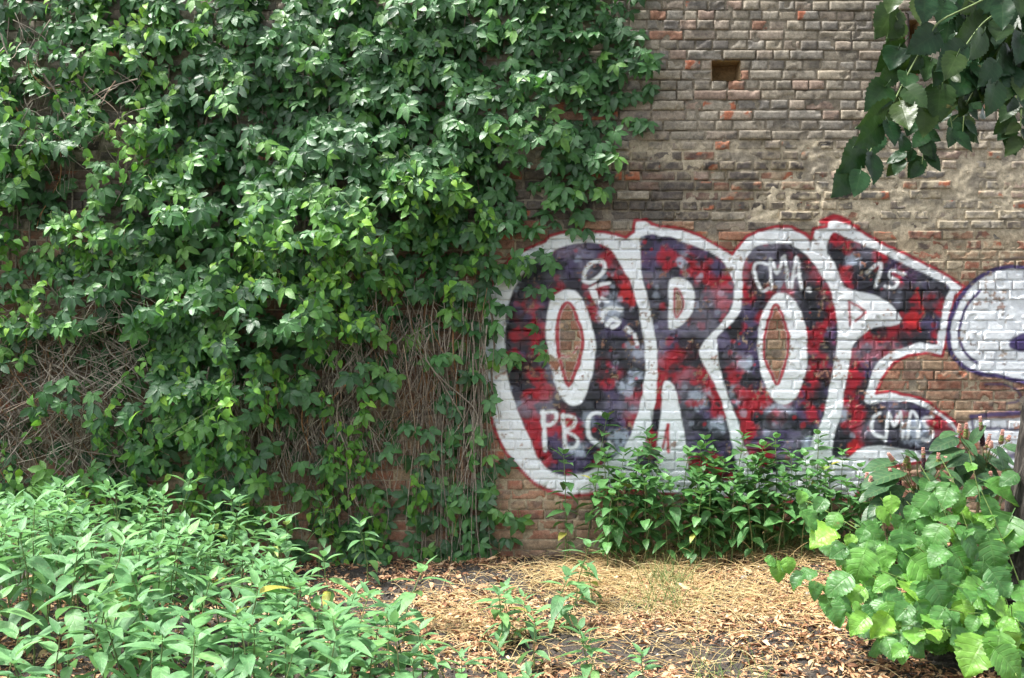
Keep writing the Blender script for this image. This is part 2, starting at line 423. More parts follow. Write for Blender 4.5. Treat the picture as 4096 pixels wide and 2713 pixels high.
# ------------------------------------------------------------------ ground
def ground_z(x, y):
    x = np.asarray(x, float); y = np.asarray(y, float)
    rise = 0.16 * sstep(0.2, 2.2, x) * np.exp(np.minimum(y, 0) / 0.9) - 0.05 * sstep(0.0, -2.0, x) * np.exp(np.minimum(y, 0) / 0.9)
    mound = 0.05 * np.exp(-((x - 0.05) / 0.35) ** 2 - ((y + 0.75) / 0.3) ** 2)
    return rise + mound + 0.07 * (fbm(x * 1.6, y * 1.6, 3) - 0.5)

def build_ground():
    gx = np.concatenate([np.linspace(-60, -5.2, 14), np.linspace(-5, -1.2, 70), np.linspace(-1.17, 4.2, 210), np.linspace(4.5, 60, 14)])
    gy = np.concatenate([np.linspace(-70, -5.4, 14), np.linspace(-5.2, 0.28, 200), np.linspace(0.6, 40, 8)])
    X, Y = np.meshgrid(gx, gy, indexing='ij')
    Z = ground_z(X, np.minimum(Y, 0)) + 0.03 * (fbm(X * 9, Y * 9, 5, 4) - 0.5) + 0.022 * (vnoise(X * 42, Y * 42, 8) - 0.5)
    V = np.stack([X, Y, Z], -1).reshape(-1, 3)
    m = len(gy); i, j = np.meshgrid(np.arange(len(gx) - 1), np.arange(m - 1), indexing='ij')
    a = (i * m + j).ravel()
    Q = np.stack([a, a + m, a + m + 1, a + 1], -1)
    tag(link('ground', mk_mesh('ground', V, Q, M_SOIL)), kind='structure')
build_ground()

# ------------------------------------------------------------------ spray paint on the wall, as a height-free colour field in wall metres
PX0, PX1, PZ0, PZ1, PR = -0.45, 4.75, -0.12, 2.85, 0.0055
pgx = np.arange(PX0, PX1, PR); pgz = np.arange(PZ0, PZ1, PR)
GX, GZ = np.meshgrid(pgx, pgz, indexing='ij')
paint_rgb = np.zeros(GX.shape + (3,)); paint_a = np.zeros(GX.shape)

def W1(p): return [at(1900 + a / 1.3064, 850 + b / 1.3064, 0)[[0, 2]] for a, b in p]
def W2(p): return [at(2800 + a / 1.3064, 850 + b / 1.3064, 0)[[0, 2]] for a, b in p]

def smooth_loop(p, closed=True, k=4):
    p = np.asarray(p); n = len(p); out = []
    for i in range(n if closed else n - 1):
        if closed: p0, p1, p2, p3 = p[i - 1], p[i], p[(i + 1) % n], p[(i + 2) % n]
        else: p0, p1, p2, p3 = p[max(i - 1, 0)], p[i], p[i + 1], p[min(i + 2, n - 1)]
        for t in np.arange(k) / k:
            out.append(0.5 * (2 * p1 + (p2 - p0) * t + (2 * p0 - 5 * p1 + 4 * p2 - p3) * t * t + (3 * p1 - p0 - 3 * p2 + p3) * t ** 3))
    if not closed: out.append(p[-1])
    return np.array(out)

WOB = 0.009
wobx = (fbm(GX * 14, GZ * 14, 21, 3) - 0.5) * 2 * WOB
wobz = (fbm(GX * 14, GZ * 14, 22, 3) - 0.5) * 2 * WOB

def seg_field(P, closed, pad):
    """distance to polyline and inside mask, inside the polyline's own window"""
    P = np.asarray(P)
    lo, hi = P.min(0) - pad, P.max(0) + pad
    i0, i1 = np.searchsorted(pgx, [lo[0], hi[0]]); j0, j1 = np.searchsorted(pgz, [lo[1], hi[1]])
    sl = (slice(max(i0, 0), i1), slice(max(j0, 0), j1))
    x = (GX[sl] + wobx[sl]).astype(np.float32); z = (GZ[sl] + wobz[sl]).astype(np.float32)
    d2 = np.full(x.shape, 1e9, np.float32); ins = np.zeros(x.shape, bool)
    n = len(P)
    for k in range(n if closed else n - 1):
        a, b = P[k], P[(k + 1) % n]
        e = b - a; L2 = float(e @ e) + 1e-12
        t = np.clip(((x - a[0]) * e[0] + (z - a[1]) * e[1]) / L2, 0, 1)
        np.minimum(d2, (x - a[0] - t * e[0]) ** 2 + (z - a[1] - t * e[1]) ** 2, out=d2)
        if closed and a[1] != b[1]:
            c = (a[1] > z) != (b[1] > z)
            ins ^= c & (x < (b[0] - a[0]) * (z - a[1]) / (b[1] - a[1]) + a[0])
    return sl, np.sqrt(d2), ins

def comp(sl, m, rgb, keep_alpha=False):
    m3 = m[..., None]
    paint_rgb[sl] = paint_rgb[sl] * (1 - m3) + np.asarray(rgb) * m3
    if not keep_alpha:
        paint_a[sl] = paint_a[sl] + (1 - paint_a[sl]) * m

def fill(P, rgb, soft=0.008, smooth=True, op=1.0):
    if smooth: P = smooth_loop(P)
    sl, d, ins = seg_field(P, True, 0.05)
    m = sstep(soft, -soft, np.where(ins, -d, d)) * op
    comp(sl, m, rgb[sl] if isinstance(rgb, np.ndarray) and rgb.ndim == 3 else rgb)
    return sl, m

def unpaint(P, soft=0.008):
    P = smooth_loop(P)
    sl, d, ins = seg_field(P, True, 0.05)
    paint_a[sl] *= 1 - sstep(soft, -soft, np.where(ins, -d, d))

def stroke(P, w, rgb, closed=False, smooth=True, soft=0.010, op=0.95):
    if smooth: P = smooth_loop(P, closed)
    sl, d, _ = seg_field(P, closed, w + 0.04)
    comp(sl, sstep(w / 2 + soft, w / 2 - soft, d) * op, rgb)

RED = (0.36, 0.012, 0.025); BRED = (0.50, 0.018, 0.022); BLK = (0.017, 0.019, 0.026); PUR = (0.072, 0.056, 0.128); LBL = (0.40, 0.46, 0.56)
WHT = (0.82, 0.86, 0.89); PLINE = (0.055, 0.038, 0.13)

def build_paint():
    # mottled letter fill
    F = np.empty(GX.shape + (3,)); F[:] = (0.028, 0.026, 0.042)
    def blob(c, r, rgb, op=0.9, hard=0.5):
        sl = (slice(max(np.searchsorted(pgx, c[0] - r * 1.5), 0), np.searchsorted(pgx, c[0] + r * 1.5)), slice(max(np.searchsorted(pgz, c[1] - r * 1.5), 0), np.searchsorted(pgz, c[1] + r * 1.5)))
        x, z = GX[sl] - c[0], GZ[sl] - c[1]
        if x.size == 0: return
        d = np.sqrt(x * x + z * z) / r + (fbm(GX[sl] * 22, GZ[sl] * 22, 31) - 0.5) * 0.9
        m = (sstep(1.0, hard, d) * op)[..., None]
        F[sl] = F[sl] * (1 - m) + np.asarray(rgb) * m
    r_ = np.random.default_rng(5)
    def spray(n, lo, hi, rgb, op):
        for _ in range(n):
            blob((r_.uniform(PX0, PX1), r_.uniform(PZ0, PZ1)), r_.uniform(lo, hi), rgb, op)
    spray(130, .09, .2, BLK, .8); spray(110, .07, .15, RED, .85); spray(90, .06, .15, PUR, .8); spray(70, .04, .09, LBL, .55)
    big1 = [((560, 190), 120, PUR), ((460, 240), 120, PUR), ((380, 300), 120, BLK), ((240, 420), 110, BLK), ((240, 520), 80, BLK), ((300, 480), 60, RED), ((360, 430), 60, PUR),
            ((720, 240), 80, RED), ((780, 340), 80, RED), ((800, 430), 70, BRED), ((640, 430), 70, RED), ((620, 520), 60, RED), ((700, 500), 90, LBL), ((180, 620), 60, BLK), ((230, 650), 60, RED),
            ((320, 620), 80, RED), ((260, 700), 60, BLK), ((200, 780), 70, RED), ((340, 700), 60, RED), ((280, 820), 90, BLK), ((320, 860), 70, RED), ((360, 940), 70, RED), ((200, 850), 60, BLK), ((300, 960), 60, RED),
            ((740, 640), 100, PUR), ((720, 720), 110, BLK), ((680, 860), 90, BLK), ((800, 780), 90, BLK), ((840, 850), 50, LBL), ((850, 730), 50, LBL), ((690, 900), 50, RED), ((830, 960), 60, RED), ((790, 910), 60, LBL), ((700, 980), 80, PUR),
            ((460, 1010), 90, BLK), ((620, 980), 90, BLK), ((820, 1080), 60, RED), ((720, 1120), 90, PUR), ((750, 1170), 60, LBL), ((280, 1060), 70, RED), ((300, 1150), 80, RED), ((330, 1230), 60, RED), ((420, 1120), 90, RED), ((400, 1200), 60, PUR), ((500, 1110), 70, RED),
            ((500, 1290), 130, PUR), ((640, 1270), 80, PUR), ((370, 1290), 50, RED), ((540, 1240), 60, LBL),
            ((930, 150), 80, PUR), ((1040, 170), 80, PUR), ((920, 240), 80, PUR), ((910, 320), 60, PUR), ((1010, 240), 70, RED), ((1110, 280), 70, RED), ((1080, 270), 40, LBL), ((1180, 200), 60, PUR), ((1200, 330), 80, RED), ((1270, 290), 60, PUR), ((1310, 380), 60, RED), ((1240, 420), 60, RED), ((1290, 470), 60, BRED),
            ((950, 420), 70, BLK), ((960, 520), 80, BLK), ((980, 600), 60, PUR), ((1190, 480), 80, BLK), ((1180, 580), 90, BLK), ((1080, 640), 80, PUR), ((1000, 700), 70, PUR), ((1120, 690), 90, BLK), ((1050, 760), 60, RED), ((1000, 780), 50, RED), ((1120, 800), 70, BLK), ((1090, 870), 70, RED), ((1200, 880), 80, RED), ((1260, 960), 70, RED), ((1120, 930), 80, BLK), ((1160, 1000), 90, LBL), ((1110, 1050), 80, BLK), ((1220, 1060), 70, PUR), ((1280, 1040), 70, RED),
            ((1180, 1130), 90, BLK), ((1270, 1120), 60, LBL), ((1250, 1200), 80, BLK), ((1160, 1220), 90, PUR), ((960, 870), 60, RED), ((960, 980), 60, RED), ((900, 1200), 90, RED), ((1320, 1250), 80, PUR), ((1240, 1310), 70, RED)]
    big2 = [((400, 190), 90, BLK), ((330, 180), 60, BLK), ((250, 300), 60, RED), ((240, 380), 70, BRED), ((250, 450), 50, RED), ((330, 350), 110, BLK), ((450, 300), 100, BLK), ((560, 290), 80, BLK), ((620, 330), 60, RED), ((660, 420), 70, RED), ((690, 520), 70, RED), ((600, 460), 100, BLK), ((560, 390), 80, BLK), ((620, 530), 70, BLK),
            ((240, 520), 60, PUR), ((200, 620), 90, BLK), ((270, 620), 70, PUR), ((160, 720), 100, BLK), ((250, 720), 80, PUR), ((120, 680), 60, PUR), ((150, 820), 70, BLK), ((230, 800), 60, LBL), ((190, 850), 70, RED), ((250, 900), 70, BLK), ((200, 950), 60, LBL), ((210, 930), 40, RED), ((280, 980), 80, RED), ((340, 960), 70, RED), ((240, 1050), 60, RED),
            ((640, 620), 70, RED), ((600, 700), 70, RED), ((690, 640), 50, PUR), ((680, 740), 60, BLK), ((620, 780), 60, RED), ((600, 860), 60, RED), ((650, 860), 60, BLK), ((560, 960), 70, RED), ((620, 980), 70, BLK), ((510, 960), 50, PUR), ((580, 1060), 60, RED), ((500, 1070), 70, PUR), ((400, 1060), 90, LBL), ((400, 1080), 60, RED), ((340, 1110), 90, BLK), ((480, 1130), 80, BLK), ((560, 1150), 60, BLK), ((300, 1190), 70, PUR), ((450, 1200), 90, PUR), ((570, 1220), 60, LBL), ((250, 1140), 70, RED),
            ((720, 140), 60, RED), ((800, 170), 60, RED), ((740, 220), 70, BLK), ((860, 230), 70, BLK), ((800, 270), 60, LBL), ((950, 230), 60, RED), ((1020, 280), 60, PUR), ((760, 320), 60, BRED), ((790, 370), 40, RED), ((850, 340), 90, BLK), ((960, 400), 90, BLK), ((1080, 340), 80, RED), ((1120, 330), 70, PUR), ((1190, 360), 80, BLK), ((1120, 420), 80, BLK), ((1000, 440), 80, BLK), ((1250, 400), 60, BLK), ((1140, 480), 60, RED), ((1060, 470), 60, BLK), ((1200, 500), 80, BLK), ((1270, 500), 50, RED), ((1100, 600), 70, RED), ((1200, 600), 70, PUR), ((1150, 640), 60, BLK), ((1240, 640), 40, RED), ((1110, 560), 50, BRED),
            ((1000, 650), 90, RED), ((930, 620), 70, BLK), ((880, 700), 80, RED), ((950, 720), 70, RED), ((1060, 660), 60, BLK), ((840, 760), 80, RED), ((860, 830), 60, PUR), ((800, 850), 70, RED), ((800, 920), 60, RED), ((850, 960), 60, BLK), ((790, 1010), 70, RED), ((830, 1060), 50, RED),
            ((1000, 1020), 90, PUR), ((1080, 1010), 80, BLK), ((1150, 1040), 70, PUR), ((930, 1080), 80, BLK), ((1000, 1150), 120, BLK), ((1130, 1150), 90, LBL), ((1240, 1110), 60, RED), ((1270, 1170), 60, RED), ((1200, 1230), 70, BLK), ((720, 1060), 70, LBL), ((800, 1120), 60, RED), ((740, 1160), 80, BLK), ((900, 1180), 70, BLK), ((800, 1240), 60, BRED), ((720, 1230), 60, BLK)]
    s = 1 / 1.3064 * KPX
    for lst, W in ((big1, W1), (big2, W2)):
        for c, r, rgb in lst: blob(W([c])[0], r * s * 1.05, rgb, .88)
    spray(260, .02, .05, RED, .7); spray(420, .02, .06, BLK, .75); spray(200, .015, .04, LBL, .45); spray(120, .02, .05, PUR, .5); spray(420, .012, .03, BLK, .8); spray(260, .012, .03, RED, .75)
    hz_ = sstep(.5, .75, fbm(GX * 5, GZ * 5, 43, 4))[..., None] * .38
    F[...] = F * (1 - hz_) + np.array([.31, .30, .39]) * hz_
    F *= (0.75 + 0.5 * fbm(GX * 40, GZ * 40, 41))[..., None]
    # white ground of the first piece with its red outline
    sil = W1([(290, 180), (362, 150), (385, 124), (450, 105), (560, 93), (660, 98), (740, 113), (788, 130), (828, 100), (834, 42), (890, 38), (925, 62), (1010, 75), (1090, 88), (1170, 115), (1240, 155)]) + \
        W2([(100, 176), (150, 205), (168, 216), (198, 178), (240, 130), (300, 95), (400, 75), (480, 75), (550, 110), (582, 142), (596, 85), (660, 76), (664, 36), (720, 22), (780, 50), (880, 120), (1000, 185), (1130, 245), (1260, 310), (1385, 392), (1335, 440), (1308, 540), (1288, 680), (1266, 752), (1180, 735), (1080, 752), (1010, 790), (960, 860), (922, 944), (1000, 936), (1090, 955), (1180, 985), (1260, 1040), (1330, 1092), (1368, 1150), (1345, 1240), (1200, 1300), (1050, 1320), (930, 1338), (880, 1400), (800, 1500), (500, 1510), (200, 1490)]) + \
        W1([(1180, 1490), (1000, 1470), (850, 1450), (690, 1448), (600, 1475), (500, 1486), (400, 1462), (330, 1430), (250, 1362), (170, 1272), (120, 1180), (90, 1100), (60, 980), (40, 880), (30, 750), (40, 600), (62, 450), (110, 330), (190, 235)])
    fill(sil, WHT, 0.012, smooth=False)
    stroke(sil + [sil[0]], 0.026, RED, smooth=False, soft=0.007, op=.97)
    tip = W2([(640, 50), (700, 25), (780, 50)]); stroke(tip, .05, RED, smooth=False)
    stroke(W1([(690, 1450), (686, 1530)]), .03, RED, smooth=False)
    # first O
    fill(W1([(390, 215), (440, 185), (520, 165), (610, 155), (680, 175), (730, 220), (780, 300), (820, 380), (850, 480), (870, 580), (885, 700), (890, 800), (880, 920), (860, 1010), (830, 1110), (790, 1210), (740, 1270), (680, 1310), (600, 1350), (540, 1370), (470, 1375), (400, 1355), (350, 1310), (310, 1250), (280, 1170), (240, 1080), (210, 1000), (185, 920), (165, 820), (155, 720), (160, 600), (170, 510), (190, 430), (230, 350), (290, 280), (340, 235)]), F, .008)
    fill(W1([(390, 470), (420, 430), (470, 403), (520, 408), (560, 450), (590, 520), (615, 600), (630, 700), (625, 790), (605, 880), (580, 950), (550, 1000), (510, 1012), (475, 990), (440, 940), (410, 870), (390, 780), (375, 680), (368, 580)]), WHT, .009)
    alm = W1([(486, 472), (522, 520), (548, 600), (562, 680), (548, 760), (525, 830), (490, 905), (460, 830), (438, 740), (432, 650), (434, 560), (452, 508)])
    unpaint(alm); stroke(alm, .030, RED, closed=True, soft=.006)
    stroke(W1([(535, 700), (500, 755), (440, 740)]), .02, RED)
    unpaint(W1([(335, 735), (400, 745), (440, 790), (420, 830), (385, 790), (350, 770)]), .004)
    # R
    fill(W1([(865, 125), (1000, 125), (1080, 150), (1170, 185), (1240, 210), (1290, 250), (1330, 310), (1356, 380), (1352, 460), (1330, 520), (1280, 590), (1220, 650), (1172, 715), (1185, 770), (1220, 830), (1260, 910), (1290, 990), (1315, 1080), (1340, 1180), (1360, 1280), (1375, 1390), (1250, 1400), (1130, 1390), (1110, 1280), (1100, 1180), (1080, 1100), (1065, 1000), (1045, 910), (1015, 880), (985, 890), (975, 1000), (965, 1100), (950, 1200), (940, 1320), (830, 1320), (890, 1200), (920, 1100), (940, 1000), (950, 900), (955, 800), (952, 720), (940, 640), (925, 560), (905, 450), (872, 330), (868, 220)]), F, .008)
    fill(W1([(1015, 360), (1050, 340), (1100, 350), (1135, 390), (1147, 450), (1135, 520), (1100, 570), (1060, 602), (1012, 606), (1012, 480)]), WHT, .009)
    dd = W1([(1045, 405), (1070, 415), (1088, 460), (1080, 510), (1050, 550), (1044, 480)])
    unpaint(dd); stroke(dd, .018, RED, closed=True)
    stroke(W1([(1010, 1110), (1012, 1250)]), .022, BRED); stroke(W1([(1010, 1110), (985, 1230)]), .02, RED)
    # second O
    fill(W2([(310, 170), (400, 160), (470, 165), (540, 210), (590, 260), (640, 330), (680, 400), (705, 500), (718, 600), (712, 720), (690, 850), (665, 980), (640, 1080), (600, 1170), (560, 1260), (500, 1330), (400, 1370), (300, 1330), (230, 1220), (200, 1100), (160, 1000), (130, 900), (100, 800), (88, 700), (95, 650), (140, 600), (200, 540), (225, 430), (220, 330), (235, 250), (270, 200)]), F, .008)
    fill(W2([(400, 425), (340, 490), (310, 580), (300, 680), (310, 780), (330, 870), (360, 950), (410, 1000), (460, 1000), (510, 950), (540, 870), (560, 780), (556, 650), (540, 560), (510, 480), (460, 430)]), WHT, .009)
    alm = W2([(395, 482), (432, 540), (456, 620), (461, 700), (446, 780), (427, 840), (404, 898), (375, 840), (346, 780), (335, 700), (345, 610), (365, 540)])
    unpaint(alm); stroke(alm, .025, RED, closed=True, soft=.006)
    # last letter
    fill(W2([(690, 108), (760, 130), (850, 170), (960, 215), (1080, 280), (1200, 330), (1302, 390), (1285, 450), (1265, 540), (1245, 640), (1230, 692), (1150, 680), (1070, 705), (1000, 730), (940, 770), (900, 840), (880, 900), (862, 985), (900, 1002), (960, 990), (1060, 985), (1150, 1010), (1230, 1050), (1300, 1100), (1342, 1160), (1290, 1230), (1240, 1285), (1080, 1238), (870, 1222), (765, 1288), (690, 1270), (700, 1180), (738, 1060), (745, 1000), (755, 930), (775, 830), (790, 740), (810, 680), (860, 630), (920, 602), (1000, 592), (1058, 575), (1040, 530), (980, 470), (900, 430), (800, 402), (755, 385), (728, 330), (700, 260), (664, 200)]), F, .008)
    stroke(W2([(785, 590), (782, 465), (868, 520), (812, 570)]), .017, RED, smooth=False)
    stroke(W2([(1135, 400), (1145, 470), (1170, 520), (1130, 570), (1150, 620)]), .02, BRED)
    fill(W2([(250, 1330), (420, 1360), (560, 1300), (640, 1260), (690, 1290), (760, 1290), (700, 1400), (400, 1440), (200, 1420)]), WHT, .02)
    # small white lettering
    for W, P, w in ((W1, [(355, 1040), (362, 1120), (366, 1240)], .035), (W1, [(350, 1045), (410, 1040), (428, 1075), (400, 1105), (360, 1110)], .03),
                    (W1, [(462, 1060), (466, 1140), (474, 1235)], .03), (W1, [(460, 1065), (520, 1075), (515, 1120), (470, 1140), (535, 1180), (525, 1225), (475, 1235)], .028),
                    (W1, [(665, 1050), (610, 1055), (590, 1110), (600, 1180), (655, 1215)], .032), (W1, [(700, 1200), (720, 1240), (690, 1250)], .028),
                    (W1, [(568, 360), (575, 310), (615, 262), (660, 255), (680, 290), (650, 335), (600, 365), (568, 360)], .030),
                    (W1, [(600, 400), (650, 380), (700, 370)], .03), (W1, [(615, 415), (640, 465)], .05), (W1, [(665, 450), (690, 470)], .03),
                    (W1, [(668, 565), (672, 525), (715, 500), (765, 510)], .035), (W1, [(690, 590), (720, 560), (755, 575), (715, 600)], .035), (W1, [(795, 608), (815, 625)], .035), (W1, [(835, 640), (850, 690)], .03),
                    (W2, [(355, 272), (300, 265), (282, 300), (300, 365), (325, 408), (358, 398)], .024), (W2, [(375, 400), (368, 245), (405, 320), (440, 228), (462, 390)], .024), (W2, [(478, 395), (502, 235), (520, 330), (528, 400)], .024), (W2, [(485, 335), (525, 320)], .02), (W2, [(565, 405), (575, 408)], .035),
                    (W2, [(872, 312), (945, 268), (920, 385)], .026), (W2, [(1068, 325), (1005, 302), (990, 338), (1035, 360), (1012, 398), (968, 388)], .026),
                    (W2, [(940, 1050), (900, 1080), (905, 1150), (960, 1180)], .026), (W2, [(970, 1190), (985, 1050), (1015, 1120), (1045, 1045), (1060, 1180)], .026), (W2, [(1085, 1180), (1100, 1050), (1135, 1070), (1140, 1180)], .026), (W2, [(1080, 1130), (1145, 1125)], .022), (W2, [(1215, 1070), (1170, 1080), (1180, 1120), (1220, 1140), (1200, 1190), (1165, 1185)], .026)):
        stroke(W(P), w, WHT, soft=.009, op=.92)
    # silver and violet piece at the right
    ext = W2([(1760, 235)])
    fill(W2([(1390, 410), (1450, 350), (1520, 310), (1600, 287), (1693, 290), (1900, 320), (2000, 500), (1980, 800), (1800, 890), (1693, 880), (1580, 858), (1480, 842), (1400, 812), (1340, 768), (1308, 710), (1302, 620), (1318, 530), (1345, 470)]), WHT, .015)
    stroke(W2([(1900, 330), (1780, 300), (1693, 290), (1600, 285), (1520, 310), (1450, 350), (1390, 410), (1340, 480), (1310, 560), (1300, 640), (1310, 720), (1340, 770), (1400, 815), (1480, 845), (1580, 860), (1693, 885), (1850, 900)]), .036, PLINE, soft=.009, op=1.0)
    stroke(W2([(1465, 410), (1400, 480), (1365, 560), (1355, 640), (1370, 700), (1400, 750), (1450, 785)]), .022, PLINE, soft=.008, op=1.0)
    stroke(W2([(1590, 250), (1640, 238), (1720, 232), (1850, 250)]), .02, PLINE, soft=.015, op=.6)
    fill(W2([(1608, 690), (1640, 650), (1700, 625), (1800, 620), (1820, 700), (1720, 725), (1640, 720)]), PLINE, .012)
    stroke(W2([(1490, 900), (1570, 900), (1640, 918), (1678, 958), (1660, 992), (1605, 996)]), .02, PLINE, soft=.013, op=.85)
    fill(W2([(1410, 1090), (1550, 1080), (1700, 1075), (1900, 1080), (1900, 1500), (1700, 1500), (1560, 1300), (1440, 1180), (1400, 1130)]), WHT, .012)
    stroke(W2([(1418, 1068), (1520, 1058), (1620, 1050), (1720, 1048), (1900, 1050)]), .042, PLINE, soft=.014, op=.92)
    stroke(W2([(1420, 1070), (1425, 1120), (1440, 1135), (1540, 1128), (1700, 1135)]), .022, PLINE, soft=.012, op=.85)
    stroke(W2([(1600, 1280), (1700, 1270), (1800, 1300)]), .05, PLINE, soft=.015, op=.85)
    # thin, worn coverage
    wear = fbm(GX * 9, GZ * 9, 51, 4)
    fine = fbm(GX * 45, GZ * 45, 53, 3)
    paint_rgb[...] *= (.86 + .26 * fbm(GX * 3, GZ * 7, 57, 4))[..., None]
    paint_a[...] = np.clip(paint_a, 0, 1) * (1 - 0.85 * sstep(0.63, 0.72, wear * 0.5 + fine * 0.5))
build_paint()

def sample_paint(x, z):
    fx = (np.asarray(x) - PX0) / PR; fz = (np.asarray(z) - PZ0) / PR
    ok = (fx >= 0) & (fz >= 0) & (fx < len(pgx) - 1) & (fz < len(pgz) - 1)
    fx = np.clip(fx, 0, len(pgx) - 1.01); fz = np.clip(fz, 0, len(pgz) - 1.01)
    i, j = fx.astype(int), fz.astype(int); u, v = fx - i, fz - j
    def s(A):
        uu, vv = (u, v) if A.ndim == 2 else (u[..., None], v[..., None])
        return (A[i, j] * (1 - uu) + A[i + 1, j] * uu) * (1 - vv) + (A[i, j + 1] * (1 - uu) + A[i + 1, j + 1] * uu) * vv
    return s(paint_rgb), s(paint_a) * ok

# ------------------------------------------------------------------ brick wall
WX0, WX1, WZ0, WZ1 = -5.3, 5.3, -0.25, 4.78
COURSE = 0.0772
def zpx(py): return at(0, py, 0)[2]
def xpx(px): return at(px, 0, 0)[0]
def ppx(x): return 2048 + np.asarray(x) / KPX
def ppy(z): return 1356.5 - (np.asarray(z) - CAM_H) / KPX

def snap(z): return WZ0 + round((z - WZ0) / COURSE) * COURSE
HOLES = [(xpx(2848), xpx(2962), snap(zpx(308)), snap(zpx(308)) + 2 * COURSE), (xpx(3586), xpx(3676), snap(zpx(190)), snap(zpx(190)) + 3 * COURSE)]

def lime_amount(x, z):
    """how far old lime mortar is smeared over the brick faces, 0..1"""
    px, py = ppx(x), ppy(z)
    a = sstep(520, 620, py + 130 * (fbm(px / 160, py / 160, 61) - .5)) * sstep(930, 860, py + 0 * px) * sstep(2700, 3350, px + 500 * (fbm(px / 200, py / 150, 62) - .5))
    b = 0.45 * sstep(530, 610, py) * sstep(760, 640, py) * sstep(2300, 2450, px)
    c = 0.9 * sstep(850, 900, py) * sstep(1180, 1050, py) * sstep(3500, 3650, px)
    d = 0.16 * sstep(1450, 1560, py)
    return np.clip(np.maximum.reduce([a, b, c, d]), 0, 1)

UP = [(0.35, 0.31, 0.245), (0.34, 0.28, 0.225), (0.28, 0.265, 0.235), (0.32, 0.29, 0.235), (0.13, 0.125, 0.12), (0.33, 0.225, 0.18), (0.38, 0.15, 0.085), (0.38, 0.33, 0.25), (0.165, 0.162, 0.156)]
UPW = [.21, .18, .17, .15, .06, .11, .02, .07, .05]
DK = [(0.075, 0.071, 0.068), (0.11, 0.10, 0.095), (0.17, 0.15, 0.13), (0.27, 0.17, 0.135), (0.36, 0.14, 0.085), (0.26, 0.22, 0.175)]
DKW = [.22, .24, .20, .15, .05, .14]
RD = [(0.28, 0.105, 0.068), (0.25, 0.115, 0.08), (0.33, 0.20, 0.13), (0.36, 0.27, 0.175), (0.34, 0.16, 0.10), (0.15, 0.12, 0.10)]
RDW = [.24, .18, .2, .18, .12, .08]
r_b = np.random.default_rng(77)

def brick_tone(xc, zc):
    px, py = float(ppx(xc)), float(ppy(zc))
    dark = sstep(560, 680, py) * sstep(920, 860, py) * sstep(3600, 3150, px) * 0.9
    low = sstep(880, 960, py)
    q = r_b.random()
    if q < low: p, w = RD, RDW
    elif q < low + dark: p, w = DK, DKW
    else: p, w = UP, UPW
    c = np.array(p[r_b.choice(len(p), p=np.array(w) / sum(w))])
    if px < 1900 and py < 1900: c = c * 0.68  # bricks behind the creeper: soiled, and darkened so its hollows look shaded
    mean = np.average(np.array(p), axis=0, weights=w)
    c = c * .66 + mean * .34
    if p is DK: c = c * .72
    elif p is UP: c = c * .90  # upper bricks toned down to imitate dimmer light on the wall top
    return c * r_b.uniform(0.88, 1.12) * (.70 + .58 * float(fbm(xc * 1.3, zc * 1.1, 88, 3)))

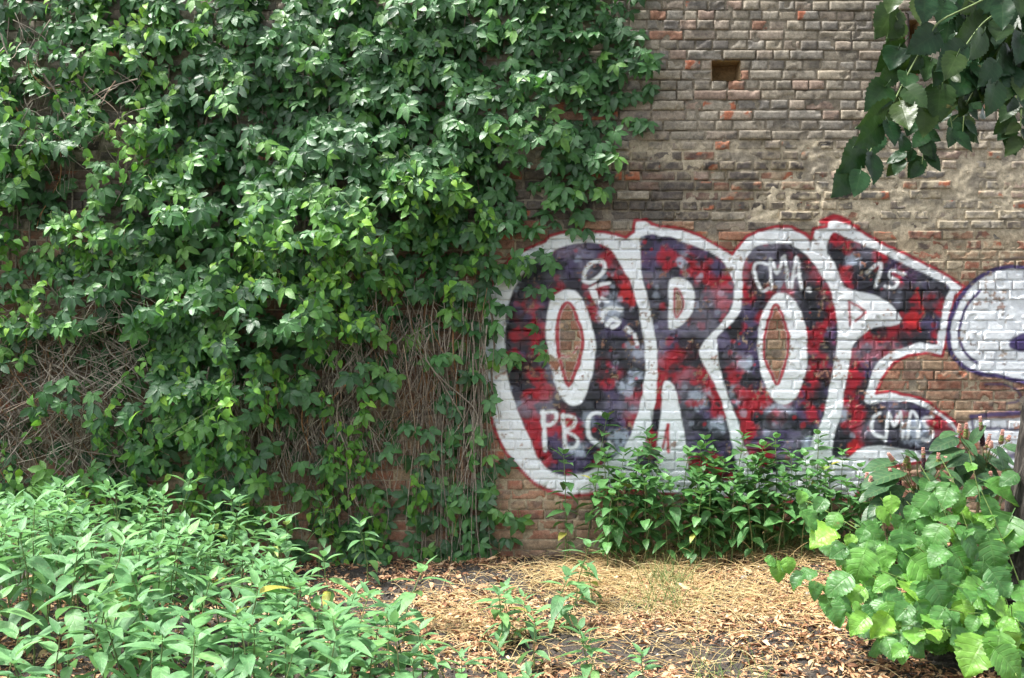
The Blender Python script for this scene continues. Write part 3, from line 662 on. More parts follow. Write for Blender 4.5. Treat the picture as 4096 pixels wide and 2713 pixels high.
def brick_mesh(x0, x1, z0, z1, hi):
    w, h = x1 - x0, z1 - z0
    if hi and 820 < float(ppy(z0)) < 1900: nx, nz = max(4, int(w / 0.0078)), 8
    elif hi: nx, nz = max(4, int(w / 0.014)), 5
    else: nx, nz = max(3, int(w / 0.030)), 3
    gx = np.concatenate([[0], np.linspace(.0055 / w, 1 - .0055 / w, nx), [1]]); gz = np.concatenate([[0], np.linspace(.0055 / h, 1 - .0055 / h, nz), [1]])
    gx = np.concatenate([[0], gx, [1]]); gz = np.concatenate([[0], gz, [1]])
    U, T = np.meshgrid(gx, gz, indexing='ij')
    X = x0 + U * w; Z = z0 + T * h
    seed = r_b.integers(0, 200)
    px, py = ppx((x0 + x1) / 2), ppy((z0 + z1) / 2)
    rough = 1.0 + 0.9 * float(sstep(480, 620, py) * sstep(1000, 880, py))
    # worn outline
    ex = np.minimum(U, 1 - U) * w; ez = np.minimum(T, 1 - T) * h
    sh = 0.004 * rough * fbm(X * 30, Z * 30, seed, 2)
    X = X + sh * (0.5 - U) * 2 * np.exp(-ex / 0.02); Z = Z + sh * (0.5 - T) * 2 * np.exp(-ez / 0.02) * 0.8
    ed = np.minimum(ex, ez)
    Y = r_b.normal(0, 0.0035 * rough) + 0.005 * rough * np.exp(-ed / 0.0025) * (0.3 + fbm(X * 25, Z * 25, seed + 9, 2))
    Y = Y + 0.007 * rough * (fbm(X * 16, Z * 16, seed + 4, 3) - 0.5)
    chip = sstep(0.66, 0.74, fbm(X * 13, Z * 13, seed + 20, 2)) * 0.012
    Y = Y + chip
    ring = np.zeros_like(U, bool); ring[0, :] = ring[-1, :] = True; ring[:, 0] = ring[:, -1] = True
    Y = np.where(ring, 0.035, Y)
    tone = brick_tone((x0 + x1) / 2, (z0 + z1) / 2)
    blot = fbm(X * 11, Z * 15, seed + 40, 3)
    C = tone[None, None, :] * (0.8 + 0.45 * fbm(X * 8, Z * 8, seed + 33, 2))[..., None]
    soot = (sstep(0.52, 0.68, blot) * r_b.uniform(0.0, 0.75))[..., None]
    C = C * (1 - soot) + np.array([0.085, 0.08, 0.077]) * soot
    if r_b.random() < (0.20 if 560 < py < 950 else 0.06):
        raw = (sstep(0.60, 0.66, fbm(X * 12, Z * 18, seed + 60, 3)))[..., None]
        C = C * (1 - raw) + np.array([0.36, 0.12, 0.065]) * raw
    lf = lime_amount(X, Z) * .9 + .10
    lf = (lf * sstep(.50, .72, fbm(X * 26, Z * 30, seed + 70, 3) + .30 * np.exp(-ed / .012)))[..., None] * .85
    C = C * (1 - lf) + np.array([.44, .375, .265]) * (.75 + .5 * fbm(X * 40, Z * 40, 79, 2))[..., None] * lf
    rgb, a = sample_paint(X, Z)
    a = a * np.where(ring, 0, 1)
    C = C * (1 - a[..., None]) + rgb * a[..., None]
    m = len(gz); i, j = np.meshgrid(np.arange(len(gx) - 1), np.arange(m - 1), indexing='ij')
    k = (i * m + j).ravel()
    Q = np.stack([k, k + m, k + m + 1, k + 1], -1)
    return np.stack([X, Y, Z], -1).reshape(-1, 3), Q, C.reshape(-1, 3), a.ravel()

def build_wall():
    root = empty('brick_wall', (0, 0, 0))
    tag(root, 'tall weathered brick wall with large ORO graffiti in red, white and violet', 'wall', kind='thing')
    # courses
    bricks = []
    nc = int((WZ1 - WZ0) / COURSE)
    for c in range(nc):
        z0 = WZ0 + c * COURSE
        x = WX0 - r_b.uniform(0, 0.2)
        kind = 'S' if c % 2 else 'H'
        q = r_b.random()
        if q < 0.22: kind = 'M'
        elif q < .36: kind = 'H'
        while x < WX1:
            w = {'S': 0.252, 'H': 0.122, 'M': 0.252 if r_b.random() < 0.5 else 0.122}[kind]
            if kind != 'M' and r_b.random() < 0.1: w = 0.122 if kind == 'S' else r_b.choice([0.16, 0.09, 0.252])
            w *= r_b.uniform(0.95, 1.05)
            g = r_b.uniform(0.008, 0.014)
            bricks.append((x, x + w, z0, c)); x += w + g
    items = []
    for x0, x1, z0, c in bricks:
        parts = [(x0, x1)]
        for hx0, hx1, hz0, hz1 in HOLES:
            if hz0 - 0.01 < z0 + COURSE / 2 < hz1 + 0.01:
                nxt = []
                for a, b in parts:
                    if b <= hx0 or a >= hx1: nxt.append((a, b))
                    else:
                        if hx0 - a > 0.03: nxt.append((a, hx0))
                        if b - hx1 > 0.03: nxt.append((hx1, b))
                parts = nxt
        for a, b in parts: items.append((a, b, z0))
    # which 300 show largest: whole stretchers clear of the creeper and of the plants
    def clear(x, z):
        px, py = ppx(x), ppy(z)
        if px < 2480 or px > 4040: return False
        if py < 20 or py > 1650: return False
        if px > 3380 + max(0, 0.0) and py < 780 and px > 3900 - py * 0.75: return False
        return True
    score = []
    for k, (a, b, z0) in enumerate(items):
        xc = (a + b) / 2
        score.append((b - a) + r_b.uniform(0, .02) if clear(xc, z0 + COURSE / 2) else -1)
    top = set(np.argsort(score)[::-1][:300].tolist())
    V, Q, C, A, n = [], [], [], [], 0
    for k, (a, b, z0) in enumerate(items):
        xc = (a + b) / 2
        wz = 0.004 * math.sin(xc * 1.7 + z0 * 3) + r_b.normal(0, .0012)
        za, zb = z0 + 0.003 + wz + r_b.uniform(0, .002), z0 + COURSE - 0.003 + wz - r_b.uniform(0, .002)
        px, py = float(ppx(xc)), float(ppy(z0))
        hi = px > 2150 and py < 2150 or (px > 1750 and 760 < py < 2150)
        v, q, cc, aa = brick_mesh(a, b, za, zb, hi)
        if k in top:
            o = v.mean(0).astype(np.float32)
            ob = link('brick', mk_mesh('brick', v - o, q, M_WALL, col=cc, paint=aa), root)
            ob.location = o
        else:
            V.append(v); Q.append(q + n); C.append(cc); A.append(aa); n += len(v)
    tag(link('brickwork', mk_mesh('brickwork', np.concatenate(V), np.concatenate(Q), M_WALL, col=np.concatenate(C), paint=np.concatenate(A)), root), kind='stuff')
    # mortar sheet, proud where old lime is smeared over the bricks
    gx = np.concatenate([np.arange(WX0, -0.55, 0.04), np.arange(-0.55, 4.3, 0.0115), np.arange(4.3, WX1, 0.04)])
    gz = np.arange(WZ0, WZ1, 0.0125)
    for hx0, hx1, hz0, hz1 in HOLES:
        for v in (hx0, hx1): gx[np.argmin(abs(gx - v))] = v
        for v in (hz0, hz1): gz[np.argmin(abs(gz - v))] = v
    X, Z = np.meshgrid(gx, gz, indexing='ij')
    lime = lime_amount(X, Z)
    nb = fbm(X * 11, Z * 13, 71, 4)
    lump = fbm(X * 24, Z * 30, 73, 3)
    Y = 0.0125 - 0.006 * fbm(X * 30, Z * 30, 72, 2) - lime * (0.0065 + 0.013 * (lump - .5) + 0.006 * (nb - .5)) + .014 * sstep(.60, .70, fbm(X * 6, Z * 9, 78, 3)) * (1 - .7 * lime) + .010 * sstep(620, 690, ppy(Z)) * sstep(900, 870, ppy(Z)) * sstep(3450, 3200, ppx(X)) * sstep(.38, .52, fbm(X * 8, Z * 8, 86)) - 0.003 * sstep(.55, .75, fbm(X * 5, Z * 5, 75))
    dk = np.array([0.17, 0.148, 0.12]); lm = np.array([0.52, 0.45, 0.33]); lo = np.array([0.36, 0.295, 0.205])
    py = ppy(Z)[..., None]
    C = dk + (lm - dk) * np.clip(lime * 1.3 + 0.25, 0, 1)[..., None] * (0.6 + 0.6 * nb[..., None])
    lw = sstep(880, 980, py)
    C = C * (1 - lw) + lo * (0.7 + 0.6 * nb[..., None]) * lw
    st = sstep(0.58, 0.72, fbm(X * 4, Z * 6, 76, 4))[..., None] * 0.55
    C = C * (1 - st) + np.array([0.13, 0.12, 0.11]) * st
    rgb, a = sample_paint(X, Z)
    C = C * (1 - a[..., None]) + rgb * a[..., None]
    m = len(gz); i, j = np.meshgrid(np.arange(len(gx) - 1), np.arange(m - 1), indexing='ij')
    k = i * m + j
    mx, mz = (gx[:-1] + gx[1:]) / 2, (gz[:-1] + gz[1:]) / 2
    keep = np.ones(k.shape, bool)
    for hx0, hx1, hz0, hz1 in HOLES:
        keep &= ~(((mx > hx0) & (mx < hx1))[:, None] & ((mz > hz0) & (mz < hz1))[None, :])
    k = k[keep]
    Qm = np.stack([k, k + m, k + m + 1, k + 1], -1)
    link('mortar', mk_mesh('mortar', np.stack([X, Y, Z], -1).reshape(-1, 3), Qm, M_WALL, col=C.reshape(-1, 3), paint=a.ravel()), root)
    # putlog holes: lined recesses
    for hx0, hx1, hz0, hz1 in HOLES:
        d = 0.20
        n = 9
        def sheet(p, e1, e2):
            u = np.linspace(0, 1, n)
            A, B = np.meshgrid(u, u, indexing='ij')
            P = np.asarray(p) + A[..., None] * np.asarray(e1) + B[..., None] * np.asarray(e2)
            P = P + 0.024 * (fbm(P[..., 0] * 22 + P[..., 1] * 13, P[..., 2] * 22, 81)[..., None] - .5)
            ii, jj = np.meshgrid(np.arange(n - 1), np.arange(n - 1), indexing='ij'); kk = (ii * n + jj).ravel()
            return P.reshape(-1, 3), np.stack([kk, kk + n, kk + n + 1, kk + 1], -1)
        w, h = hx1 - hx0, hz1 - hz0
        VV, QQ, nn = [], [], 0
        for p, e1, e2 in (((hx0, .0, hz0), (0, d, 0), (0, 0, h)), ((hx1, .0, hz0), (0, d, 0), (0, 0, h)), ((hx0, .0, hz0), (w, 0, 0), (0, d, 0)), ((hx0, .0, hz1), (w, 0, 0), (0, d, 0)), ((hx0, d, hz0), (w, 0, 0), (0, 0, h))):
            v, q = sheet(p, e1, e2); VV.append(v); QQ.append(q + nn); nn += len(v)
        v = np.concatenate(VV)
        tone = np.array([0.36, 0.25, 0.13]) * (0.6 + 0.8 * fbm(v[:, 0] * 20 + v[:, 1] * 14, v[:, 2] * 20, 83))[:, None]
        link('putlog_hole', mk_mesh('putlog_hole', v, np.concatenate(QQ), M_WALL, col=tone, paint=np.zeros(len(v))), root)
    # back and top of the wall
    d = 0.38
    bm = []
    x0, x1, z0, z1 = WX0, WX1, WZ0, WZ1
    v = np.array([(x0, .03, z0), (x1, .03, z0), (x1, d, z0), (x0, d, z0), (x0, .03, z1), (x1, .03, z1), (x1, d, z1), (x0, d, z1)], float)
    q = np.array([(1, 2, 6, 5), (2, 3, 7, 6), (3, 0, 4, 7), (4, 5, 6, 7)])
    link('wall_core', mk_mesh('wall_core', v, q, M_WALL, smooth=False, col=np.tile([0.2, 0.17, 0.13], (8, 1)), paint=np.zeros(8)), root)
build_wall()

# iron bar let into the wall beside the overhanging leaves
def build_bar():
    a, b = at(3627, 58, -0.012), at(3630, 250, -0.012)
    v, f, l = tube([a, (a * .7 + b * .3) + (.002, 0, 0), (a * .3 + b * .7) - (.002, 0, 0), b], .016, .016, 6, .5)
    acc = Acc(); acc.add(v, f, l)
    for p in (a, b):
        v, f, l = tube([p, p + (0, .06, 0)], .012, .012, 6, .3); acc.add(v, f, l)
    o = link('iron_bar', acc.mesh('iron_bar', M_IRON))
    tag(o, 'short rusty upright iron bar in the brick wall near the hanging leaves', 'bar')
build_bar()

# ------------------------------------------------------------------ trees
def heart_bases(wav=0.05, n=4, W=0.95, seed0=0, droop=(0.08, 0.3), fold=(0.08, 0.22), tipb=.95):
    """linden leaves, 1 m long, with a serrated rim and a short stalk"""
    out = []
    for i in range(n):
        V, F, L = blade(18, 1.0, W * random.uniform(.92, 1.08), prof(.48, tipb), droop=random.uniform(*droop), fold=random.uniform(*fold), across=2, teeth=.07, back=.19, wav=wav, seed=seed0 + i)
        tv, tf, tl = tube([(0, -.38, -.02), (0, -.15, .02), (0, 0.02, 0)], .016, .013, 3, 0)
        tl[:, 0] = 0.0
        out.append((np.concatenate([V, tv]), np.concatenate([F, tf + len(V)]), np.concatenate([L, tl])))
    return out

TREE_X, TREE_Y = 2.87, -2.25
tree = empty('linden_tree', (TREE_X, TREE_Y, 0))
tag(tree, 'linden tree with dark ridged trunk, leafy basal shoots and a drooping branch', 'tree')

def build_trunk():
    nz, na = 90, 72
    zs = np.concatenate([np.linspace(-.12, 1.0, 52), np.linspace(1.04, 5.2, nz - 52)])
    th = np.arange(na) * 2 * math.pi / na
    Z, A = np.meshgrid(zs, th, indexing='ij')
    zz = np.maximum(Z, 0)
    flare = np.exp(-zz / .22)
    lobes = 0.5 + 0.5 * np.cos(5 * (A - 3.75)) 
    lead = np.exp(-((np.angle(np.exp(1j * (A - 3.72)))) / .42) ** 2)
    R = .20 + .07 * np.exp(-zz / .9) + flare * (.10 + .12 * lobes) + lead * .55 * np.exp(-zz / .16) - .012 * zz
    ridge = fbm(A * 9 / 1.0, Z * 3.0, 91, 3)
    R = R + 0.045 * (ridge - .5) + .02 * (vnoise(A * 20, Z * 7, 93) - .5)
    R = np.maximum(R, .05)
    cx = 0.02 + .13 * Z; cy = .02 * Z
    V = np.stack([cx + R * np.cos(A), cy + R * np.sin(A), Z], -1).reshape(-1, 3)
    i, j = np.meshgrid(np.arange(nz - 1), np.arange(na), indexing='ij'); k = (j + 1) % na
    Q = np.stack([i * na + j, i * na + k, (i + 1) * na + k, (i + 1) * na + j], -1).reshape(-1, 4)
    link('trunk', mk_mesh('trunk', V, Q, M_BARK), tree)
build_trunk()

LINDEN = [mk_mesh('linden_leaf', V, F, M_LINDEN, luv=L) for V, F, L in heart_bases(.26, 8, 1.04, 3, (.08, .5), (.02, .38))]
M_SHOOT = tint_mat('shoot_stem', [(0, (0.16, 0.26, 0.06)), (1, (0.26, 0.34, 0.10))], rough=.5)
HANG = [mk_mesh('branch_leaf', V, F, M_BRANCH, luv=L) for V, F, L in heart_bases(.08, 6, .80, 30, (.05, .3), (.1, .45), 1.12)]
T0 = np.array([TREE_X, TREE_Y, 0.0])

def shoot(tipw, n_leaf, size, start=None, r=.006, first=.22, bow=.10):
    """a leafy shoot of the tree: bent stem with leaves in two ranks, each leaf a child of the shoot"""
    tipw = np.asarray(tipw, float)
    st = np.array([TREE_X - .12 + random.uniform(-.22, .05), TREE_Y - .1 + random.uniform(-.25, .1), .02]) if start is None else np.asarray(start, float)
    st[2] = ground_z(st[0], st[1]) if start is None else st[2]
    mid = (st + tipw) / 2 + np.array([0, 0, bow * np.linalg.norm(tipw - st)])
    pts = bez(st, mid, tipw, 14)
    acc = Acc(); acc.add(*tube(pts - T0, r * .8, r * .35, 5, random.uniform(.2, .9)))
    so = link('shoot', acc.mesh('shoot', M_SHOOT), tree)
    for k in range(n_leaf):
        t = first + (1 - first) * (k + random.uniform(.2, .8)) / n_leaf
        f = t * 13; i = min(int(f), 12); p = pts[i] + (pts[i + 1] - pts[i]) * (f - i)
        d = pts[i + 1] - pts[i]; d /= np.linalg.norm(d)
        side = np.cross(d, (0, 0, 1)); side /= np.linalg.norm(side) + 1e-6
        s = size * random.uniform(.7, 1.15) * (1.0 if t < .8 else .72 if t < .93 else .5)
        sg = 1 if k % 2 else -1
        T = side * sg * random.uniform(.5, 1.0) + d * random.uniform(.2, .7) + np.array([random.uniform(-.2, .2), random.uniform(-.55, -.05), random.uniform(-.65, .0)])
        T /= np.linalg.norm(T)
        N = np.array([random.uniform(-.35, .35), random.uniform(-.9, -.15), random.uniform(.45, 1.0)])
        pos = p + T * s * .36
        o = link('leaf', random.choice(LINDEN), so)
        o.matrix_basis = mat44(pos - T0, T, N, s)
    return so

SHOOTS = []
for px, py, Y, n in [(3090, 2240, -2.55, 6), (3225, 1985, -1.9, 6), (3420, 2080, -2.1, 6), (3545, 1985, -2.2, 7), (3705, 1855, -2.2, 8), (3790, 1830, -2.1, 7), (3900, 1800, -2.3, 6), (3450, 2180, -2.4, 7),
                     (3290, 2330, -2.6, 6), (3330, 2420, -2.8, 6), (3450, 2470, -2.9, 6), (3620, 2500, -3.0, 6), (3800, 2430, -3.0, 6), (3930, 2330, -2.9, 7), (4070, 2420, -3.0, 6), (3980, 2560, -3.2, 7), (4070, 2620, -3.2, 6), (3580, 2220, -2.5, 7),
                     (3720, 2120, -2.5, 7), (3870, 2040, -2.5, 7), (3480, 2340, -2.7, 6), (3680, 2330, -2.8, 7), (3560, 2400, -2.8, 6), (3860, 2220, -2.7, 6), (3950, 1960, -2.4, 6), (3650, 2000, -2.3, 6), (3560, 2590, -3.0, 4), (4090, 2700, -3.3, 5), (3180, 2330, -2.6, 5), (3370, 2260, -2.5, 6), (3900, 2450, -3.1, 6), (3480, 2560, -3.1, 4), (3700, 2520, -3.2, 5), (4000, 2480, -3.2, 6), (3830, 2330, -2.9, 6), (3350, 2180, -2.4, 5), (3280, 2120, -2.2, 5), (3600, 2110, -2.5, 6), (3780, 2000, -2.4, 6), (3520, 2270, -2.7, 5), (3640, 2430, -3.0, 5)]:
    SHOOTS.append((np.array(at(px - 25, py + 5, Y)), shoot(at(px - 25, py + 5, Y), 3, random.uniform(.12, .16))))

# the bush's outer leaves, one by one: each hangs from the nearest shoot
for zx, zy, zw in [(955,148,80),(975,200,60),(1075,195,110),(1015,290,140),(1160,300,130),(1090,390,180),(1190,490,110),(1270,425,90),(1490,255,110),(1280,480,80),(815,615,110),(770,550,80),(880,575,90),(930,670,110),(990,630,110),(1040,740,110),(1190,690,180),(1440,390,190),(1600,445,190),(1340,390,100),(1380,480,150),(1625,350,110),(1530,190,110),(1860,140,160),(1730,190,180),(1830,255,110),(2030,95,120),(2000,250,100),(1740,310,130),(1800,400,160),(1910,370,110),(2050,465,190),(2120,310,120),(2240,120,200),(2270,20,110),(2230,400,260),(2180,530,200),(1760,620,230),(1990,580,240),(1480,690,120),(1390,700,140),(1570,640,140),(1330,580,200),(1560,790,150),(1430,840,120),(1300,760,140),(1180,890,150),(1320,840,70),(1320,950,140),(1460,960,150),(1640,830,130),(1740,890,170),(1600,870,120),(1850,780,180),(2040,760,210),(2220,690,180),(1900,830,140),(1990,880,140),(2040,950,110),(1630,1040,150),(1790,1000,150),(1570,1120,110),(1700,1110,100),(1970,1040,140),(2100,1020,150),(2220,850,150),(2180,930,160),(2290,1020,220),(2050,1150,270),(2290,1200,220),(2330,880,150),(1700,740,130),(1480,600,120),(1640,560,130),(1900,660,140),(2100,640,150),(1700,480,140),(1960,180,110),(2150,220,140),(1830,900,120),(1940,960,110),(1250,640,120),(1500,520,130),(1650,250,100),(1560,300,90),
                   (1420, 560, 130), (1240, 820, 110), (1400, 780, 130), (1520, 880, 120), (1380, 900, 130), (1760, 760, 150), (1650, 940, 130), (2200, 1110, 180), (1560, 420, 120), (1450, 480, 130), (1690, 660, 140), (1820, 520, 150), (1980, 460, 140), (2080, 380, 140), (2160, 760, 150)]:
    px, py = 2600 + zx / 1.583, 1900 + zy / 1.583
    Y = -2.25 - .95 * min(1, max(0, (zy - 100) / 1100)) + random.uniform(-.08, .10)
    c = at(px, py, Y)
    Lf = zw / 1.583 * KPX * (DIST + Y) / DIST * random.uniform(.90, 1.08)
    sh = min(SHOOTS, key=lambda q: np.linalg.norm(q[0] - c))
    a = random.uniform(-1.3, 1.3)
    T = np.array([math.sin(a) - .25, -.35, -.75 * math.cos(a) - .1]); T /= np.linalg.norm(T)
    N = np.array([random.uniform(-.35, .35), random.uniform(-.85, -.35), random.uniform(.5, .95)])
    o = link('leaf', random.choice(LINDEN), sh[1])
    o.matrix_basis = mat44(c - T * Lf * .45 - T0, T, N, Lf)

def build_crown():  # unseen crown above the view, added and thickened to shade branch and wall
    r = np.random.default_rng(601)
    n = 5200
    P = np.stack([r.normal(2.7, 1.35, n), r.normal(-3.3, 1.5, n), r.uniform(3.3, 6.6, n)], -1)
    top = CAM_H + 2.62 * (DIST + P[:, 1]) / DIST
    P = P[(P[:, 2] > top + .25) & (P[:, 1] < -.5) & (fbm(P[:, 0] * 1.3, P[:, 1] * 1.3 + P[:, 2], 66) > .4)]
    n = len(P)
    bases = [blade(5, 1.0, .95, prof(.42, .72), droop=.15, fold=.2, back=.15) for _ in range(1)]
    acc = Acc()
    scatter(acc, bases, P - T0, np.stack([r.normal(0, .6, n), r.normal(0, .6, n), -np.ones(n)], -1), np.stack([r.normal(0, .6, n), r.normal(0, .6, n), np.ones(n)], -1), r.uniform(.09, .15, n), r.random(n))
    tag(link('crown', acc.mesh('crown', M_BRANCH), tree), kind='stuff')
    acc = Acc()
    for k in range(7):
        a = k * .9 + .3
        e = np.array([2.7 + 1.6 * math.cos(a), -3.0 + 1.6 * math.sin(a), 5.6 + .6 * (k % 3)])
        s0 = np.array([TREE_X + .72, TREE_Y + .09, 4.2 + .12 * k])
        acc.add(*tube(bez(s0, (s0 + e) / 2 + (0, 0, .4), e, 8) - T0, .06, .015, 6, .8))
    link('limbs', acc.mesh('limbs', M_BARK), tree)
build_crown()

def build_branch():
    """the drooping branch at the top right: twigs with heart leaves, each leaf hung where its stalk meets the twig"""
    Yb = -4.95
    def B(x, y, dy=0.0): return at(3300 + x / 1.96, y / 1.96, Yb + dy)
    limb = np.array([(TREE_X + .78, TREE_Y + .1, 4.6), (2.75, -3.0, 4.55), (2.35, -4.0, 3.9), (2.05, -4.8, 3.15), tuple(B(1450, -120))])
    limb = smooth_loop(limb, False, 6)
    acc = Acc(); acc.add(*tube(limb - T0, .05, .008, 7, .9))
    tw = [[(1450, -120), (1180, 30), (900, 170), (800, 320), (660, 560), (540, 800), (480, 920), (340, 1210), (180, 1400)],
          [(1500, -150), (1420, 40), (1230, 190), (1060, 420), (960, 560)], [(1180, 30), (900, -60), (600, 0), (540, 90), (570, 160)],
          [(1560, -80), (1600, 200), (1480, 480), (1340, 520), (1330, 660)], [(1060, 420), (960, 560), (900, 700), (790, 850)], [(1340, 520), (1180, 700), (1090, 850), (1000, 950)]]
    for k, p in enumerate(tw):
        P = smooth_loop([B(x, y, .04 * k) for x, y in p], False, 4)
        acc.add(*tube(P - T0, .0034, .0016, 5, .5))
    # a thinner twig farther back with small leaves
    small = [[(1000, 700), (980, 850), (990, 960), (1010, 1060)], [(760, 900), (740, 1100), (640, 1200), (560, 1280)], [(1500, 700), (1490, 900), (1420, 1120)], [(820, 950), (780, 1150), (760, 1290)], [(1100, 760), (1090, 900), (1080, 1040)], [(1540, 860), (1535, 1000), (1545, 1080)]]
    for p in small:
        P = smooth_loop([at(3300 + x / 1.96, y / 1.96, -3.6) for x, y in p], False, 4)
        acc.add(*tube(P - T0, .004, .0015, 4, .6))
    br = link('branch', acc.mesh('branch', M_STEM), tree)
    big = [((545, -10), (495, 95), 0), ((530, 90), (410, 285), 1), ((572, 138), (500, 298), 1), ((780, -15), (780, 218), 0), ((930, 15), (895, 190), 1), ((1390, 30), (1395, 262), 0), ((1240, 190), (1010, 355), 1), ((1230, 282), (1125, 500), -1),
           ((1030, 442), (945, 620), -1), ((1075, 390), (865, 560), 0), ((860, 275), (630, 420), 0), ((640, 585), (645, 700), 0), ((650, 708), (825, 850), -1), ((470, 685), (325, 865), 0), ((600, 830), (670, 1045), -1), ((495, 875), (255, 1010), 0),
           ((500, 970), (570, 1142), -1), ((420, 990), (215, 1175), -1), ((400, 1060), (365, 1232), 1), ((275, 1155), (128, 1372), 0), ((195, 1350), (45, 1568), 0), ((275, 1365), (232, 1562), -1), ((370, 1235), (392, 1462), 0), ((545, 555), (385, 690), 1),
           ((570, 395), (508, 552), 1), ((745, 465), (640, 545), 1), ((1325, 510), (1195, 705), -1), ((1340, 670), (1280, 915), -1), ((900, 695), (888, 965), 1), ((790, 850), (780, 1072), 1), ((1010, 600), (1070, 650), 1), ((885, 555), (850, 690), 1),
           ((1400, 620), (1405, 805), 1), ((1470, 560), (1450, 765), 1), ((970, 180), (940, 375), 2), ((1100, 170), (1060, 330), 2), ((1300, 260), (1240, 420), 2), ((1480, 160), (1500, 360), 2), ((1420, 330), (1380, 520), 2), ((1540, 300), (1530, 500), 1), ((1200, 420), (1150, 600), 2),
           ((1120, 560), (1060, 740), 2), ((980, 640), (1000, 800), 2), ((1500, 480), (1540, 640), 2), ((1360, 440), (1300, 600), 2), ((830, 480), (780, 640), 2), ((720, 380), (690, 520), 2), ((1560, 620), (1540, 800), 1), ((1250, 640), (1180, 800), 2), ((690, 930), (640, 1080), 2), ((1150, -20), (1080, 120), 1), ((1300, -40), (1200, 140), 1), ((1520, -30), (1560, 140), 0), ((1000, 40), (1040, 160), 2),
           ((800, 720), (830, 900), 2), ((560, 760), (520, 900), 2), ((620, 1080), (600, 1200), 2), ((1460, 760), (1440, 880), 2), ((1080, 800), (1060, 930), 2), ((1230, 830), (1240, 920), 2)]
    more_ = [((bx + random.uniform(-60, 60), by + random.uniform(-50, 50)), (tx + random.uniform(-80, 80), ty + random.uniform(-60, 30)), 3) for (bx, by), (tx, ty), dz in big if bx > 560 and by < 760 and random.random() < .8]
    for _ in range(120):
        y_ = random.uniform(-60, 640); x_ = random.uniform(900 + .35 * max(y_, 0), 1640)
        more_.append(((x_, y_), (x_ + random.uniform(-110, 60), y_ + random.uniform(110, 190)), random.uniform(1, 4)))
    for (bx, by), (tx, ty), dz in big + more_:
        dy = .10 * dz
        b, t = B(bx, by, dy), B(tx, ty, dy - random.uniform(.02, .07))
        v = t - b; L = np.linalg.norm(v)
        N = np.array([random.uniform(-.5, .5), -1, random.uniform(-.6, .1)])
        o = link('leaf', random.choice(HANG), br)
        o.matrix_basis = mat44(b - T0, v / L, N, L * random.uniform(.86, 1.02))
    for p in small:
        for k in range(7):
            t = (k + .5) / 7 * (len(p) - 1); i = min(int(t), len(p) - 2); f = t - i
            x = p[i][0] * (1 - f) + p[i + 1][0] * f; y = p[i][1] * (1 - f) + p[i + 1][1] * f
            b = at(3300 + x / 1.96, y / 1.96, -3.6 + random.uniform(-.08, .08))
            T = np.array([random.choice((-1, 1)) * random.uniform(.2, 1), random.uniform(-.5, .2), random.uniform(-1.2, -.3)]); T /= np.linalg.norm(T)
            o = link('leaf', random.choice(HANG), br)
            o.matrix_basis = mat44(b - T0 + T * .02, T, (random.uniform(-.5, .5), -1, random.uniform(-.1, .8)), random.uniform(.06, .095))
build_branch()

# ------------------------------------------------------------------ tall sunflower-like weeds, built as kinds and copied
WEED_BLADES = []
for i in range(5):
    WEED_BLADES.append(blade(8, 1.0, random.uniform(.34, .42), prof(.70, 1.25), droop=[.10, .22, .35, .5, .28][i], fold=[.35, .3, .2, .25, .45][i], across=1, teeth=.0, wav=.05, seed=40 + i))
BIG_BLADES = []
for i in range(4):
    BIG_BLADES.append(blade(10, 1.0, random.uniform(.52, .62), prof(.55, 1.2), droop=[.15, .3, .45, .25][i], fold=[.3, .25, .15, .35][i], across=1, teeth=.04, wav=.06, seed=50 + i))
def blade_meshes(bl, mat, nm): return [mk_mesh(nm, V, F, mat, luv=L) for V, F, L in bl]
WEED_M = blade_meshes(WEED_BLADES, M_WEED, 'weed_leaf')
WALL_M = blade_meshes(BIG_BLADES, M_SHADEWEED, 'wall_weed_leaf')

def weed_kind(h, seed, leaf, low=0.0, lean=.11):
    """stem points and leaf frames of one plant kind"""
    r = random.Random(seed)
    n = 8
    lx, ly = r.uniform(-lean, lean), r.uniform(-lean, lean)
    pts = np.array([(lx * (i / n) ** 2 + r.uniform(-.004, .004), ly * (i / n) ** 2 + r.uniform(-.004, .004), h * i / n) for i in range(n + 1)])
    acc = Acc(); acc.add(*tube(pts, .0055, .0022, 5, r.uniform(.1, .8)))
    leaves = []
    node, z, k = r.uniform(0, 3), h, 0
    gap = .012
    while z > h * low + .04:
        t = z / h
        f = t * n; i = min(int(f), n - 1); p = pts[i] + (pts[i + 1] - pts[i]) * (f - i)
        grow = min(1.0, .58 + .15 * k)
        if t < .35: grow *= .8
        up = max(-.35, 1.0 - .34 * k)
        for s in (0, 1):
            if t < .5 and r.random() < .2: continue
            a = node + s * math.pi + r.uniform(-.3, .3)
            T = np.array([math.cos(a), math.sin(a), up + r.uniform(-.2, .25)]); T /= np.linalg.norm(T)
            N = np.array([-math.cos(a) * up * .9 + r.uniform(-.2, .2), -math.sin(a) * up * .9 + r.uniform(-.2, .2), 1.0])
            L = leaf * grow * r.uniform(.75, 1.2)
            leaves.append((p + T * .012, T, N, L, r.randrange(99)))
        node += math.pi / 2 + r.uniform(-.25, .25)
        k += 1
        gap = min(.070, .014 + .013 * k)
        z -= gap * r.uniform(.85, 1.15)
    return acc.mesh('weed_stem', M_STEM), leaves

def place_weed(kind, loc, rz, s, meshes, name):
    stem, leaves = kind
    root = empty(name, loc, rz)
    root.scale = (s, s, s)
    root.rotation_euler = (random.gauss(0, .07), random.gauss(0, .07), rz)
    link('stem', stem, root)
    for p, T, N, L, q in leaves:
        o = link('leaf', meshes[q % len(meshes)], root)
        o.matrix_basis = mat44(p, T, N, L)
    return root

